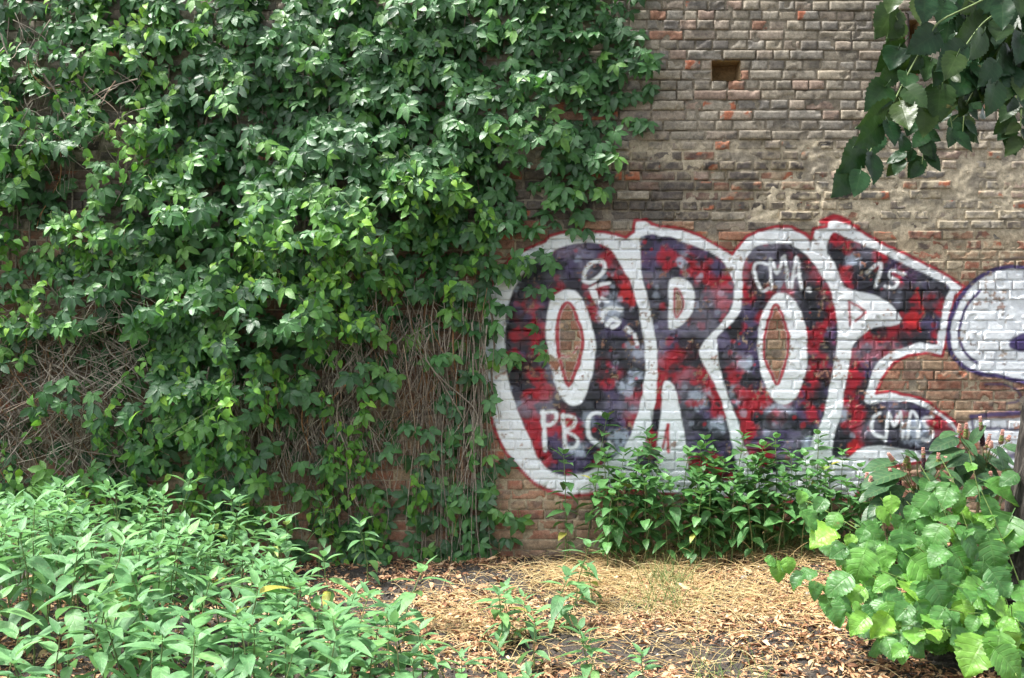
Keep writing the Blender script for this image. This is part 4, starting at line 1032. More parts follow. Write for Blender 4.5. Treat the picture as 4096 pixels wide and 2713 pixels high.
KINDS_W = {}
for h in (.34, .46, .58, .70):
    KINDS_W[h] = [weed_kind(h, int(h * 100) + k, .175, low=.08) for k in range(3)]
KINDS_T = {}
for h in (.46, .58, .70):
    KINDS_T[h] = [weed_kind(h, int(h * 100) + 30 + k, .150, low=.35) for k in range(4)]
KINDS_R = {}
for h in (.45, .62, .80, .98):
    KINDS_R[h] = [weed_kind(h, int(h * 100) + 60 + k, .132, low=.15, lean=.08) for k in range(3)]

def nearest(kinds, h):
    k = min(kinds, key=lambda q: abs(q - h))
    return random.choice(kinds[k]), h / k

# dense patch at the left: plants on a jittered lattice inside the patch outline (ground metres)
def patch_edge(y):
    """right-hand limit of the dense patch at depth y"""
    return np.interp(y, [-4.0, -3.3, -2.6, -2.0, -1.4, -.8, -.3], [-.18, -.30, -.58, -.82, -.95, -.95, -1.02])
cnt = 0
y = -3.75
while y < -.42:
    sp = .17 + .02 * abs(y + 2) / 2
    x = -0.5 * (DIST + y) - .35
    while x < patch_edge(y) + .05:
        xx, yy = x + random.uniform(-.07, .07), y + random.uniform(-.07, .07)
        x += sp
        if xx > patch_edge(yy): continue
        pxx = 2048 + xx / KPX * DIST / (DIST + yy)
        if pxx < -160: continue
        # two dark gaps in the patch
        if ((xx + 1.45) / .16) ** 2 + ((yy + 2.75) / .3) ** 2 < 1 or ((xx + 1.3) / .25) ** 2 + ((yy + 1.0) / .3) ** 2 < 1: continue
        if yy < -2.2 and xx > patch_edge(yy) - .42 and random.random() < .45: continue
        if random.random() < .10 or vnoise(xx * 2.6, yy * 2.6, 19) > .80: continue
        h = (.34 + .34 * vnoise(xx * 2.1, yy * 2.1, 9)) * (.80 + .30 * float(sstep(-1.0, -2.6, xx))) + random.uniform(-.08, .10) + (.10 if random.random() < .10 else 0)
        if yy > -.9: h = .36 + random.uniform(0, .22) + (.14 if xx < -2.6 else 0)
        if xx > patch_edge(yy) - .25: h *= .8
        if (xx > -2.9 and yy > -1.1 and random.random() < .25): continue
        kd, s = nearest(KINDS_T if xx < patch_edge(yy) - .3 and yy > -2.6 else KINDS_W, h)
        o = place_weed(kd, (xx, yy, float(ground_z(xx, yy)) - .01), random.uniform(0, 6.28), s, WEED_M, 'leafy_weed')
        pyy = 1356.5 + (CAM_H - h * .8) / (DIST + yy) * DIST / KPX
        if yy > -1.0: tag(o, 'weed in the back rows of the dense patch, close to the dry stems', 'weed', 'weeds at the back of the dense patch')
        elif xx > patch_edge(yy) - .35: tag(o, 'bright green weed along the edge of the dense patch facing the litter', 'weed', 'weeds along the litter edge of the patch')
        elif pyy > 2480: tag(o, 'pale large-leaved weed at the front of the dense patch by the lower frame edge', 'weed', 'weeds at the front of the dense patch')
        else: tag(o, 'bright green weed in the middle of the dense patch below the creeper', 'weed', 'weeds in the middle of the dense patch')
        cnt += 1
    y += .185
print('patch plants', cnt)

# single plants on the open litter (top pixel, foot pixel, label)
SINGLE = [((1572, 2284), (1610, 2562), 'lone weed with drooping bright leaves at the edge of the dense patch'),
          ((1942, 2349), (2001, 2590), 'slender weed on the litter, outermost of the small middle cluster'),
          ((2025, 2360), (2040, 2580), 'weed in the middle of the small cluster on the litter'),
          ((2095, 2395), (2105, 2560), 'short weed of the small cluster in front of the soil mound'),
          ((2167, 2302), (2202, 2538), 'tall thin weed standing behind the small cluster on the litter'),
          ((2264, 2160), (2300, 2426), 'tallest lone weed near the wall, in front of the dry grass'),
          ((2341, 2260), (2371, 2414), 'bushy weed touching the tallest lone weed by the dry grass'),
          ((2240, 2420), (2262, 2530), 'tiny weed sprout behind the front weeds on the litter'),
          ((2087, 2479), (2134, 2680), 'weed with wide drooping leaves in front of the small cluster'),
          ((2335, 2509), (2353, 2745), 'upright weed at the lower frame edge beside bare dark soil'),
          ((2385, 2590), (2392, 2760), 'small weed pressed against the upright weed at the lower edge'),
          ((2572, 2640), (2580, 2790), 'small dark weed alone on litter at the lower frame edge'),
          ((1668, 2520), (1690, 2790), 'pale broad-leaved weed in front of the lone drooping weed'),
          ((1478, 2480), (1500, 2740), 'pale weed leaning out of the patch, its top above the litter'),
          ((1455, 2600), (1470, 2880), 'front weed with long pale leaves at the lower frame edge'),
          ((1668, 2630), (1680, 2900), 'low front weed whose leaves cover the pale broad-leaved weed'),
          ((1968, 2610), (1985, 2760), 'narrow weed between the front weeds and the wide-leaved one'),
          ((1780, 2610), (1795, 2800), 'short weed between two front weeds at the lower edge'),
          ((1840, 2660), (1850, 2830), 'smallest front weed sprouting from the litter at the lower edge'),
          ((2120, 2680), (2130, 2900), 'weed cut by the lower frame edge under the wide-leaved weed'),
          ((1370, 2530), (1400, 2800), 'weed with upright top leaves at the front corner of the patch')]
for (tx, ty), (bx, by), lab in SINGLE:
    gx, gy = on_ground(bx, by)
    h = (by - ty) * KPX * (DIST + gy) / DIST
    kd, s = nearest(KINDS_W, h)
    o = place_weed(kd, (gx, gy, float(ground_z(gx, gy)) - .01), random.uniform(0, 6.28), max(.7, min(s, 1.3)), WEED_M, 'leafy_weed')
    tag(o, lab, 'weed', 'single weeds on the litter')

# row of darker weeds against the graffiti
ROW = [(280, 130), (110, 450), (730, 310), (905, 240), (1000, 420), (1160, 330), (1430, 290), (1620, 370), (1770, 320), (1770, 490), (1890, 430), (2130, 290), (2280, 430), (680, 530), (810, 540), (1250, 650), (1430, 660), (570, 640), (770, 650),
       (1690, 760), (1600, 770), (1430, 840), (2170, 600), (490, 430), (1200, 380), (2360, 540), (1310, 480), (1540, 470), (1050, 560), (1850, 620), (1980, 560), (2050, 440), (920, 700), (1130, 720), (1990, 760), (2250, 760), (640, 420), (1500, 560), (2420, 650), (2500, 700), (2080, 680), (1360, 400)]
ROW += [(random.uniform(380, 2480), random.uniform(400, 860)) for _ in range(26)] + [(random.uniform(2400, 3300), random.uniform(640, 900)) for _ in range(14)]
for k, (tx, ty) in enumerate(ROW):
    px, py = 2200 + tx / 1.973, 1600 + ty / 1.973
    Y = -.16 - .42 * min(1, max(0, (ty - 250) / 550)) + random.uniform(-.06, .06)
    top = at(px, py - 8, Y)
    gz = float(ground_z(top[0], Y))
    kd, s = nearest(KINDS_R, top[2] - gz)
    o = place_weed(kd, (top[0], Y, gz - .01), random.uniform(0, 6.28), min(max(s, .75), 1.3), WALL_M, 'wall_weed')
    if k == 0: tag(o, 'tallest dark green weed of the row, over the lettering in the first O', 'weed', 'weeds along the graffiti wall')
    elif k == 1: tag(o, 'sparse weed at the start of the row, beside the tallest one', 'weed', 'weeds along the graffiti wall')
    else: tag(o, 'dark green weed in the dense row against the painted wall', 'weed', 'weeds along the graffiti wall')

# ------------------------------------------------------------------ pokeweed with berry spikes
POKE_M = [mk_mesh('pokeweed_leaf', *(lambda b: (b[0], b[1], M_POKE))(bb), luv=bb[2]) for bb in
          [blade(10, 1.0, random.uniform(.46, .56), prof(.7, .85), droop=d, fold=f, across=2, wav=.05, seed=70 + i) for i, (d, f) in enumerate([(.15, .25), (.35, .2), (.5, .15), (.25, .3)])]]

def ico():
    t = (1 + 5 ** .5) / 2
    v = np.array([(-1, t, 0), (1, t, 0), (-1, -t, 0), (1, -t, 0), (0, -1, t), (0, 1, t), (0, -1, -t), (0, 1, -t), (t, 0, -1), (t, 0, 1), (-t, 0, -1), (-t, 0, 1)], float)
    v /= np.linalg.norm(v[0])
    f = np.array([(0, 11, 5), (0, 5, 1), (0, 1, 7), (0, 7, 10), (0, 10, 11), (1, 5, 9), (5, 11, 4), (11, 10, 2), (10, 7, 6), (7, 1, 8), (3, 9, 4), (3, 4, 2), (3, 2, 6), (3, 6, 8), (3, 8, 9), (4, 9, 5), (2, 4, 11), (6, 2, 10), (8, 6, 7), (9, 8, 1)])
    return v, f
ICO_V, ICO_F = ico()

def spike_mesh(L, ripe, seed):
    """berry spike: ripe 1 = dark below, pink tip; 0 = green below, pink above"""
    r = random.Random(seed)
    acc = Acc()
    acc.add(*tube([(0, 0, 0), (0, 0, L * .5), (0.004, 0, L)], .003, .001, 4, .75))
    rings = int(L / .0105)
    for i in range(rings):
        t = (i + .5) / rings
        rad = .0145 * (1 - .45 * t) * (.75 if t < .06 else 1)
        nb = 8 if t < .75 else 6
        for b in range(nb):
            a = b * 2 * math.pi / nb + i * .4
            br = .0072 * (1 - .35 * t) * r.uniform(.85, 1.1)
            c = np.array([rad * math.cos(a), rad * math.sin(a), t * L + r.uniform(-.002, .002)])
            if ripe > .5: tint = .05 + .25 * r.random() if t < .55 else (.42 + .12 * r.random() if t < .68 else (.60 if t < .78 else .85 + .15 * r.random()))
            elif ripe > 0: tint = .45 + .1 * r.random() if t < .2 else (.58 + .05 * r.random() if t < .6 else .82 + .15 * r.random())
            else: tint = .62 + .08 * r.random() if t < .25 else .86 + .14 * r.random()
            LL = np.zeros((12, 3)); LL[:, 2] = tint
            acc.add(ICO_V * br + c, ICO_F, LL)
    return acc.mesh('berry_spike', M_BERRY)

def build_poke():
    def C3(x, y, Y): return at(3300 + x / 2.613, 1600 + y / 2.613, Y)
    plants = [((1560, 1150), -.55, 'tall pokeweed with the longest dark berry spike above its top leaves', [((1650, 480), (1620, 168), 1), ((1470, 410), (1478, 240), .3), ((1690, 500), (1725, 355), 0), ((1835, 460), (1860, 310), .3), ((1905, 430), (1935, 370), 0), ((1405, 340), (1408, 250), 0), ((1730, 500), (1740, 430), 0)],
               [((1400, 400), (1180, 470)), ((1450, 520), (1170, 550)), ((1560, 600), (1385, 590)), ((1520, 470), (1600, 330)), ((1420, 400), (1560, 520)), ((1650, 560), (1800, 640)), ((1720, 520), (1900, 560)), ((1850, 480), (2060, 520)), ((1580, 640), (1420, 720)), ((1700, 620), (1920, 700)), ((1600, 560), (1640, 740)), ((1380, 350), (1270, 350)), ((1800, 480), (1860, 600)), ((1640, 650), (1780, 780)), ((1540, 700), (1400, 800))]),
              ((1000, 1350), -.62, 'broad pokeweed carrying a dark spike between two pink ones', [((1035, 750), (1025, 495), 1), ((1180, 730), (1187, 550), .3), ((880, 740), (868, 590), .3), ((825, 690), (885, 540), .3), ((1250, 680), (1262, 590), 0), ((925, 920), (920, 785), 0), ((710, 635), (660, 555), 0)],
               [((760, 640), (490, 690)), ((850, 760), (520, 760)), ((800, 560), (860, 530)), ((960, 640), (940, 600)), ((1120, 640), (1090, 760)), ((1240, 720), (1410, 800)), ((1330, 640), (1530, 820)), ((980, 760), (1140, 830)), ((900, 800), (1060, 900)), ((820, 900), (640, 980)), ((950, 930), (1000, 1060)), ((1100, 850), (1250, 960)), ((800, 950), (600, 1060)), ((900, 960), (880, 1160)), ((1180, 800), (1340, 900)), ((1000, 1000), (1120, 1120)), ((760, 800), (560, 900))]),
              ((640, 1330), -.75, 'low pokeweed with a half ripe spike next to the row of weeds', [((785, 985), (768, 712), 1), ((435, 910), (440, 755), .3), ((470, 905), (480, 795), 0), ((685, 870), (678, 715), .3)],
               [((660, 900), (480, 960)), ((700, 980), (520, 1100)), ((760, 1000), (860, 1160)), ((640, 1000), (740, 1180)), ((560, 940), (420, 1010)), ((820, 1020), (980, 1100)), ((600, 1080), (430, 1180)), ((700, 880), (560, 830))]),
              ((1830, 1150), -.7, 'pokeweed half hidden behind the linden shoots beside the trunk', [((1725, 860), (1730, 745), .3), ((1830, 960), (1845, 830), .3), ((1765, 930), (1762, 905), 0)],
               [((1750, 900), (1600, 860)), ((1850, 850), (2000, 780)), ((1780, 800), (1650, 770)), ((1800, 950), (1640, 1000)), ((1860, 780), (1980, 700)), ((1900, 900), (2040, 960))])]
    sd = 0
    for (fx, fy), Y, lab, spikes, leaves in plants:
        f = C3(fx, fy, Y); f[2] = ground_z(f[0], Y) - .01
        root = empty('pokeweed', f)
        tag(root, lab, 'plant', 'pokeweeds by the wall')
        hub = np.mean([C3(*b, Y) for b, t, k in spikes], 0); hub[2] -= .12
        acc = Acc(); acc.add(*tube(bez((0, 0, 0), (hub - f) * (.2, 1, .6), hub - f, 10), .014, .008, 6, .9))
        stem_tips = []
        for b, t, k in spikes:
            sd += 1
            dy = random.uniform(-.12, .05)
            P, Q = C3(*b, Y + dy), C3(*t, Y + dy - .02)
            d = Q - P; L = np.linalg.norm(d)
            acc.add(*tube(bez(hub - f - (0, 0, .05), (hub - f) * .3 + (P - f) * .7 - (0, 0, .05), P - f, 6), .005, .003, 4, .7))
            o = link('berry_spike', spike_mesh(L, k, sd), root)
            o.matrix_basis = Matrix.Translation(P - f) @ Vector(d).to_track_quat('Z', 'Y').to_matrix().to_4x4()
        link('stem', acc.mesh('pokeweed_stem', M_STEM), root)
        ap = Acc()
        for k, (b, t) in enumerate(leaves):
            dy = random.uniform(-.22, .05)
            P, Q = C3(*b, Y + dy), C3(*t, Y + dy - random.uniform(.02, .12))
            d = Q - P; L = np.linalg.norm(d)
            L2 = max(L, .13)
            ap.add(*tube(bez(hub - f - (0, 0, random.uniform(.05, .3) * (hub - f)[2]), (P - f) + (0, 0, .02), P - f, 5), .004, .0025, 4, .4))
            o = link('leaf', POKE_M[k % 4], root)
            o.matrix_basis = mat44(P - f, d / L, (random.uniform(-.3, .3), random.uniform(-.8, -.2), 1), L2 * 1.35)
        link('leaf_stalks', ap.mesh('leaf_stalks', M_STEM), root)
build_poke()

# ------------------------------------------------------------------ creepers on the wall
CELL = 75.0
P_MAP = ["6667886789988999967600", "5557776798999999989800", "4445787799999998889600", "4441478789999996663400", "5530467878999995276000", "5543478888888885252000", "4445678777676784220000", "4456788766555783200000", "3356888776653773200000", "2236788876542762200000", "4566888765431262100000", "2234788543221251000000", "2234677432220241000000", "3345675321221850000000", "3345554212221762000000", "2234442212231572000000", "0000122212553563000000", "0000000000330251000000", "0000000000000300000000"]
V_MAP = ["1112332100010000000000", "2113353100001000000000", "5665344210000000000000", "7765654310000000000000", "8774443210000000000000", "7675322112344420000000", "7654221235677520000000", "7532112467888520000000", "6432123578886310000000", "2112234678862100000000", "4332346778731000000000", "2112455554320000000000", "2112456432350000000000", "2113676322360000000000", "3234787421252000000000", "2235675321242000000000", "0000343211230000000000"]

def bulge(x, y):
    b = .10 + .42 * np.exp(-((x - 620) / 400) ** 2 - ((y - 600) / 330) ** 2) + .28 * np.exp(-((x - 40) / 260) ** 2 - ((y - 450) / 350) ** 2) + .10 * np.exp(-((x - 900) / 500) ** 2 - ((y - 150) / 250) ** 2) + .22 * np.exp(-((x - 430) / 330) ** 2 - ((y - 960) / 220) ** 2)
    lump = fbm(x / 150, y / 95, 101, 3)
    ledge = (vnoise(x / 190, 7.3, 105) + y / 210) % 1.0
    return b * (-.05 + 1.6 * lump + .65 * ledge)

def draw_points(mp, per, sel, r):
    out = []
    for j, row in enumerate(mp):
        for i, ch in enumerate(row):
            d = int(ch)
            if not d or not sel(i, j): continue
            n = r.poisson(per * d)
            lo = -3.6 if i == 0 else -.1; lj = -1.1 if j == 0 else -.1
            n = int(n * (1.1 - lo) / 1.2 * (1.1 - lj) / 1.2)
            p = np.stack([(i + r.uniform(lo, 1.1, n)) * CELL, (j + r.uniform(lj, 1.1, n)) * CELL], -1)
            out.append(p)
    P = np.concatenate(out)
    keep = fbm(P[:, 0] / 70, P[:, 1] / 60, 111, 3) + r.uniform(-.12, .12, len(P)) > .40
    keep &= fbm(P[:, 0] / 120, P[:, 1] / 95, 115, 2) + r.uniform(-.07, .07, len(P)) > .355
    under = ~keep & (r.random(len(P)) < (.50 if mp is P_MAP else .1))
    return np.concatenate([P[keep], P[under]]), int(keep.sum())

def creeper_bases(n):
    out = []
    for i in range(n):
        Vs, Fs, Ls, k = [], [], [], 0
        angs = [-112, -56, 0, 56, 112] if i % 5 else [-62, 0, 62]
        for a in angs:
            L = {0: 1.0, 56: .95, 62: .95, 112: .72}[abs(a)] * random.uniform(.92, 1.08)
            V, F, LL = blade(7, L, L * random.uniform(.40, .50), prof(.95, 1.05), droop=random.uniform(.12, .42), fold=random.uniform(.15, .4), across=1, teeth=.10, wav=.04, seed=120 + i * 7 + k)
            V = rot_place(V, math.radians(a + random.uniform(-8, 8)), math.radians(random.uniform(-18, 6)))
            Vs.append(V); Fs.append(F + k); Ls.append(LL); k += len(V)
        tv, tf, tl = tube([(0, -.75, -.35), (0, -.35, -.08), (0, 0, 0)], .013, .010, 3, 0)
        Vs.append(tv); Fs.append(tf + k); Ls.append(tl)
        out.append((np.concatenate(Vs), np.concatenate(Fs), np.concatenate(Ls)))
    return out

def vine_bases(n):
    out = []
    for i in range(n):
        V, F, L = blade(6, 1.0, random.uniform(.60, .76), prof(.48, 1.15), droop=random.uniform(.1, .35), fold=random.uniform(.15, .4), across=1, back=.12, wav=.05, seed=200 + i)
        tv, tf, tl = tube([(0, -.4, -.1), (0, 0, 0)], .014, .012, 3, 0)
        out.append((np.concatenate([V, tv]), np.concatenate([F, tf + len(V)]), np.concatenate([L, tl])))
    return out
CR_B, VI_B = creeper_bases(8), vine_bases(6)
CR_M = [mk_mesh('creeper_leaf', V, F, M_CREEPER, luv=L) for V, F, L in CR_B]
VI_M = [mk_mesh('climber_leaf', V, F, M_VINE, luv=L) for V, F, L in VI_B]

def wall_plant(name, label, mp, per, sel, bases, meshes, mat, smin, smax, seed, front=0.0, n_parts=300, flat=1.0):
    r = np.random.default_rng(seed)
    D, n_top = draw_points(mp, per, sel, r)
    strands = []
    if bases is VI_B:
        seeds = D[r.permutation(len(D))[:int(len(D) / 9)]]
        pts = []
        for q in seeds:
            m = int(r.integers(6, 13)); st = r.uniform(9, 15)
            t = np.arange(m)
            px_ = q[0] + np.cumsum(r.normal(0, 4, m)) + r.normal(0, 5) * t
            py_ = q[1] - st * m * .4 + st * t * r.uniform(.6, 1.0)
            side = np.where(t % 2 == 0, 1, -1) * r.uniform(4, 9, m)
            pts.append(np.stack([px_ + side, py_], -1)); strands.append(np.stack([px_, py_], -1))
        D = np.concatenate(pts)
    n = len(D)
    b = bulge(D[:, 0], D[:, 1]) * flat
    bx = (bulge(D[:, 0] + 14, D[:, 1]) - bulge(D[:, 0] - 14, D[:, 1])) * flat / (28 * DS * KPX)
    bz = -(bulge(D[:, 0], D[:, 1] + 14) - bulge(D[:, 0], D[:, 1] - 14)) * flat / (28 * DS * KPX)
    depth = np.where(r.random(n) < .68, r.uniform(.85, 1.12, n), r.uniform(.35, .85, n))
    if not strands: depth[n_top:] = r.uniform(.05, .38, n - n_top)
    Y = -np.maximum(.04, b * depth + front * (depth > .4) + r.uniform(-.02, .04, n))
    s = KPX * (DIST + Y) / DIST
    pos = np.stack([(D[:, 0] * DS - 2048) * s, Y, CAM_H - (D[:, 1] * DS - 1356.5) * s], -1)
    pos[:, 2] = np.maximum(pos[:, 2], ground_z(pos[:, 0], pos[:, 1]) + .04)
    N = np.stack([.45 * np.clip(-bx, -1.2, 1.2) + r.normal(0, .42, n), np.full(n, -.8) + r.normal(0, .2, n), .6 + .4 * np.clip(-bz, -1, 1) + r.normal(0, .25, n)], -1)
    if strands: T = np.stack([r.normal(0, .9, n), -.4 + r.normal(0, .3, n), -.75 + r.normal(0, .4, n)], -1); N = N + r.normal(0, .25, N.shape)
    else: T = np.stack([r.normal(0, .6, n), -.35 + r.normal(0, .2, n), -1 + r.normal(0, .35, n)], -1)
    sc = r.uniform(smin, smax, n)
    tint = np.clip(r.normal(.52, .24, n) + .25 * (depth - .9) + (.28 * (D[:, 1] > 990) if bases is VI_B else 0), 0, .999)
    root = empty(name, (float(pos[:, 0].mean()), 0, 0))
    tag(root, label, 'creeper' if bases is CR_B else 'vine')
    o0 = np.array(root.location)
    # the leaves that show largest become parts of their own
    key = sc / (DIST + pos[:, 1]) + (depth > .95) * .02
    key = np.where((D[:, 0] < 5) | (D[:, 1] < 5), -1, key)
    top = np.argsort(-key)[:min(n_parts, n)]
    rest = np.setdiff1d(np.arange(n), top)
    for i in top:
        o = link('leaf', meshes[int(r.integers(len(meshes)))], root)
        o.matrix_basis = mat44(pos[i] - o0, T[i], N[i], sc[i])
    if len(rest):
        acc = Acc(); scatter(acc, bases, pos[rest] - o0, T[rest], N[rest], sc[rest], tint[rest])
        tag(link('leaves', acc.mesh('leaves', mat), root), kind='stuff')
    if strands:
        acc = Acc()
        for q in strands:
            bb = -np.maximum(.04, bulge(q[:, 0], q[:, 1]) * flat * .95 + front); bb = np.minimum.accumulate(bb) * .5 + bb * .5
            s_ = KPX * (DIST + bb) / DIST
            acc.add(*tube(np.stack([(q[:, 0] * DS - 2048) * s_, bb, CAM_H - (q[:, 1] * DS - 1356.5) * s_], -1) - o0, .0022, .0012, 3, float(r.uniform(.1, .9))))
        tag(link('tendrils', acc.mesh('tendrils', M_STEM), root), kind='stuff')
    # stems climbing behind the leaves
    for k in range(10):
        c = pos[int(r.integers(n))].copy()
        c[0] = min(c[0], -.12 if name == 'creeper' and seed == 302 else .3 if c[2] > 2.6 else -.2)
        zt = min(c[2] + (.4 if seed == 302 else 1.2), 4.6); zb = max(float(ground_z(c[0], -.06)), c[2] - 1.6)
        m = 16; z = np.linspace(zb, zt, m)
        x = c[0] + .10 * (fbm(z * 1.4, np.full(m, k * 3.1), seed % 50, 2) - .5) * 2 + .12 * (z - c[2]) * r.normal(0, .3)
        y = -.03 - .06 * fbm(z * 2, np.full(m, k * 1.7), 7, 2)
        acc = Acc(); acc.add(*tube(np.stack([x, y, z], -1) - o0, .009, .004, 5, float(r.uniform(.1, .5))))
        link('stem', acc.mesh('stem', M_DRY), root)
    print(name, n)
    return root

trail = lambda i, j: (i >= 13 and j >= 8)
wall_plant('creeper', 'dense five-leaflet creeper covering the upper wall', P_MAP, 3.1, lambda i, j: not trail(i, j), CR_B, CR_M, M_CREEPER, .075, .138, 301)
wall_plant('creeper', 'thin creeper strands trailing beside the painted first O to the soil', P_MAP, 1.9, trail, CR_B, CR_M, M_CREEPER, .08, .135, 302, flat=.9)
wall_plant('climbing_vine', 'pale green small-leaved vine sprawling over the creeper beside the bare wall patch', V_MAP, 4.2, lambda i, j: i < 7 and j < 11, VI_B, VI_M, M_VINE, .048, .085, 303, front=.05)
wall_plant('climbing_vine', 'small-leaved vine hanging in the middle of the creeper above the dry stems', V_MAP, 4.6, lambda i, j: not (i < 7 and j < 11), VI_B, VI_M, M_VINE, .048, .085, 304, front=.05)

# dry, leafless stems hanging below the creeper
def dry_tangle(name, label, n, box, top, hang, wild, seed, dep):
    r = np.random.default_rng(seed)
    acc = Acc()
    for k in range(n):
        x0 = r.uniform(box[0], box[1]); yt = r.uniform(*top); yb = yt + r.uniform(*hang)
        m = 12
        t = np.linspace(0, 1, m)
        ph, am = r.uniform(0, 6.3), r.uniform(.2, 1) * wild
        dx = r.normal(0, wild * 1.2)
        xx = x0 + dx * t + am * np.sin(t * r.uniform(2, 7) + ph) + wild * .5 * (fbm(t * 5, np.full(m, k * 2.3), 3, 2) - .5)
        yy = yt + (yb - yt) * t + wild * .4 * np.sin(t * r.uniform(1, 5) + ph * 2) * r.random()
        Y = -np.maximum(.03, (r.uniform(.15, .8) * bulge(xx, yy) * .5 + r.uniform(*dep) * (1 - .35 * t)) + .06 * (fbm(t * 4, np.full(m, k * 1.9), 5, 2) - .5))
        s = KPX * (DIST + Y) / DIST
        P = np.stack([(xx * DS - 2048) * s, Y, CAM_H - (yy * DS - 1356.5) * s], -1)
        P[:, 2] = np.maximum(P[:, 2], ground_z(P[:, 0], P[:, 1]) + .003)
        rr = .0019 + r.gamma(1.6, .0013) + (.004 if r.random() < .05 else 0)
        tn = float(np.clip(r.normal(.66, .22), 0, 1))
        acc.add(*tube(P, rr, rr * .6, 3, tn))
        for _ in range(int(r.integers(0, 3))):
            i_ = int(r.integers(2, m - 3)); q0 = P[i_]
            dv = (P[i_ + 2] - P[i_]) * r.uniform(1.0, 2.5) + np.array([r.normal(0, .07), r.normal(0, .03), r.normal(-.02, .05)])
            q2 = q0 + dv; q2[1] = min(q2[1], -.02); q2[2] = max(q2[2], .01)
            acc.add(*tube(bez(q0, q0 + dv * .5 + np.array([r.normal(0, .025), 0, r.normal(0, .02)]), q2, 6), rr * .6, rr * .3, 3, tn))
    tag(link(name, acc.mesh(name, M_DRY)), label, 'stems', kind='stuff')
dry_tangle('dry_stems', 'grey tangle of bare dry vine stems at the wall foot beyond the patch', 270, (-60, 290), (640, 980), (60, 260), 70, 401, (.05, .22))
dry_tangle('dry_stems', 'curtain of brown dry vine stems in the hollow below the middle vine', 140, (760, 1020), (620, 900), (150, 330), 42, 402, (.05, .20))
dry_tangle('dry_stems', 'grey-brown dry stems hanging to the ground behind the back weeds', 270, (490, 860), (840, 1020), (120, 260), 26, 405, (.05, .20))
dry_tangle('dry_stems', 'thin pale dry stems hanging behind the trailing creeper strands', 80, (960, 1130), (640, 950), (250, 520), 16, 403, (.05, .16))
dry_tangle('dry_stems', 'bare brown twigs crossing the dark gap among the uppermost creeper leaves', 60, (20, 330), (40, 330), (40, 200), 50, 404, (.06, .25))

# ------------------------------------------------------------------ litter, straw, grass, stones
def build_litter():
    r = np.random.default_rng(501)
    n = 36000
    x = r.uniform(-3.4, 3.6, n); x = np.where((x < -1.2) & (r.random(n) < .4), r.uniform(-1.2, 3.6, n), x); y = -3.9 * r.random(n) ** .95 - .02
    px, py = 2048 + x / KPX * DIST / (DIST + y), 0
    m = fbm(x * 2.2, y * 2.2, 12, 3) + .10 * sstep(.3, 1.6, x) - .04 * sstep(-.3, -1.0, x) + r.uniform(-.1, .1, n)
    k = (m > .44) | (r.random(n) < .12)
    x, y = x[k], y[k]; n = len(x)
    z = ground_z(x, y) + 0.010 + r.uniform(-.004, .016, n)
    bases = []
    for i in range(5):
        V, F, L = blade(3, 1.0, [.15, .2, .26, .42, .13][i], prof(.7, .7), droop=[.3, .5, -.2, .4, .1][i], fold=[.6, .3, .8, .5, .9][i], across=1, wav=.25, seed=300 + i)
        bases.append((V, F, L))
    a = r.uniform(0, 6.28, n)
    T = np.stack([np.cos(a), np.sin(a), r.normal(0.02, .22, n)], -1)
    N = np.stack([r.normal(0, .45, n), r.normal(0, .45, n), np.ones(n)], -1)
    sc = .02 + np.minimum(r.gamma(2.2, .013, n), .075)
    acc = Acc(); scatter(acc, bases, np.stack([x, y, z], -1), T, N, sc, np.clip(r.beta(2.2, 2, n), 0, 1))
    tag(link('leaf_litter', acc.mesh('leaf_litter', M_LITTER)), 'brown and tan fallen leaves and bracts scattered over the dark soil', 'litter', kind='stuff')

def build_straw():
    r = np.random.default_rng(502)
    acc = Acc()
    def blades_at(cx, cy, sx, sy, n, lo, hi, up, mat_t):
        for _ in range(n):
            x, y = cx + r.normal(0, sx), min(cy + r.normal(0, sy), -.03)
            L = r.uniform(lo, hi); a = r.uniform(0, 6.28)
            e = abs(r.normal(up, .25)); e = min(e, 1.45)
            d = np.array([math.cos(a) * math.cos(e), math.sin(a) * math.cos(e), math.sin(e)])
            p0 = np.array([x, y, float(ground_z(x, y)) + .006])
            p2 = p0 + d * L; p2[2] = max(p2[2] - L * .25 * math.cos(e), p0[2] + .012 + r.uniform(0, .03))
            pm = p0 + d * L * .55 + np.array([0, 0, .02])
            if p2[1] > -.02: p2[1] = -.02; pm[1] = min(pm[1], -.03)
            acc.add(*tube(bez(p0, pm, p2, 5), .0021, .0012, 3, float(r.random())))
    for cx, cy, sx, sy, n, up in [(.75, -.55, .35, .22, 420, .25), (1.35, -.35, .45, .16, 420, .35), (2.1, -.40, .4, .2, 260, .35), (1.0, -1.1, .4, .3, 420, .1), (1.6, -1.3, .45, .4, 520, .06), (.35, -.95, .25, .2, 200, .15), (-.35, -1.7, .3, .35, 330, .12), (.9, -2.1, .5, .5, 330, .05), (2.2, -1.5, .4, .4, 200, .06), (-.1, -2.4, .5, .4, 160, .15)]:
        blades_at(cx, cy, sx, sy, int(n * 1.4), .08, .32, up, 0)
    tag(link('dry_grass', acc.mesh('dry_grass', M_STRAW)), 'flattened golden dry grass stalks lying on the litter by the wall', 'grass', kind='stuff')
    acc2 = acc = Acc()
    for cx, cy, sx, sy, n, up in [(1.05, -1.0, .09, .09, 110, 1.0), (1.85, -.3, .25, .1, 220, 1.0), (.95, -1.55, .12, .15, 90, .9), (2.2, -.35, .2, .1, 140, 1.0), (1.5, -.25, .3, .08, 120, 1.0), (1.05, -2.9, .1, .1, 40, .9)]:
        blades_at(cx, cy, sx, sy, n, .08, .28, up, 0)
    tag(link('grass', acc2.mesh('grass', M_GRASS)), 'sparse green grass tufts between the dry grass and the weeds', 'grass', kind='stuff')

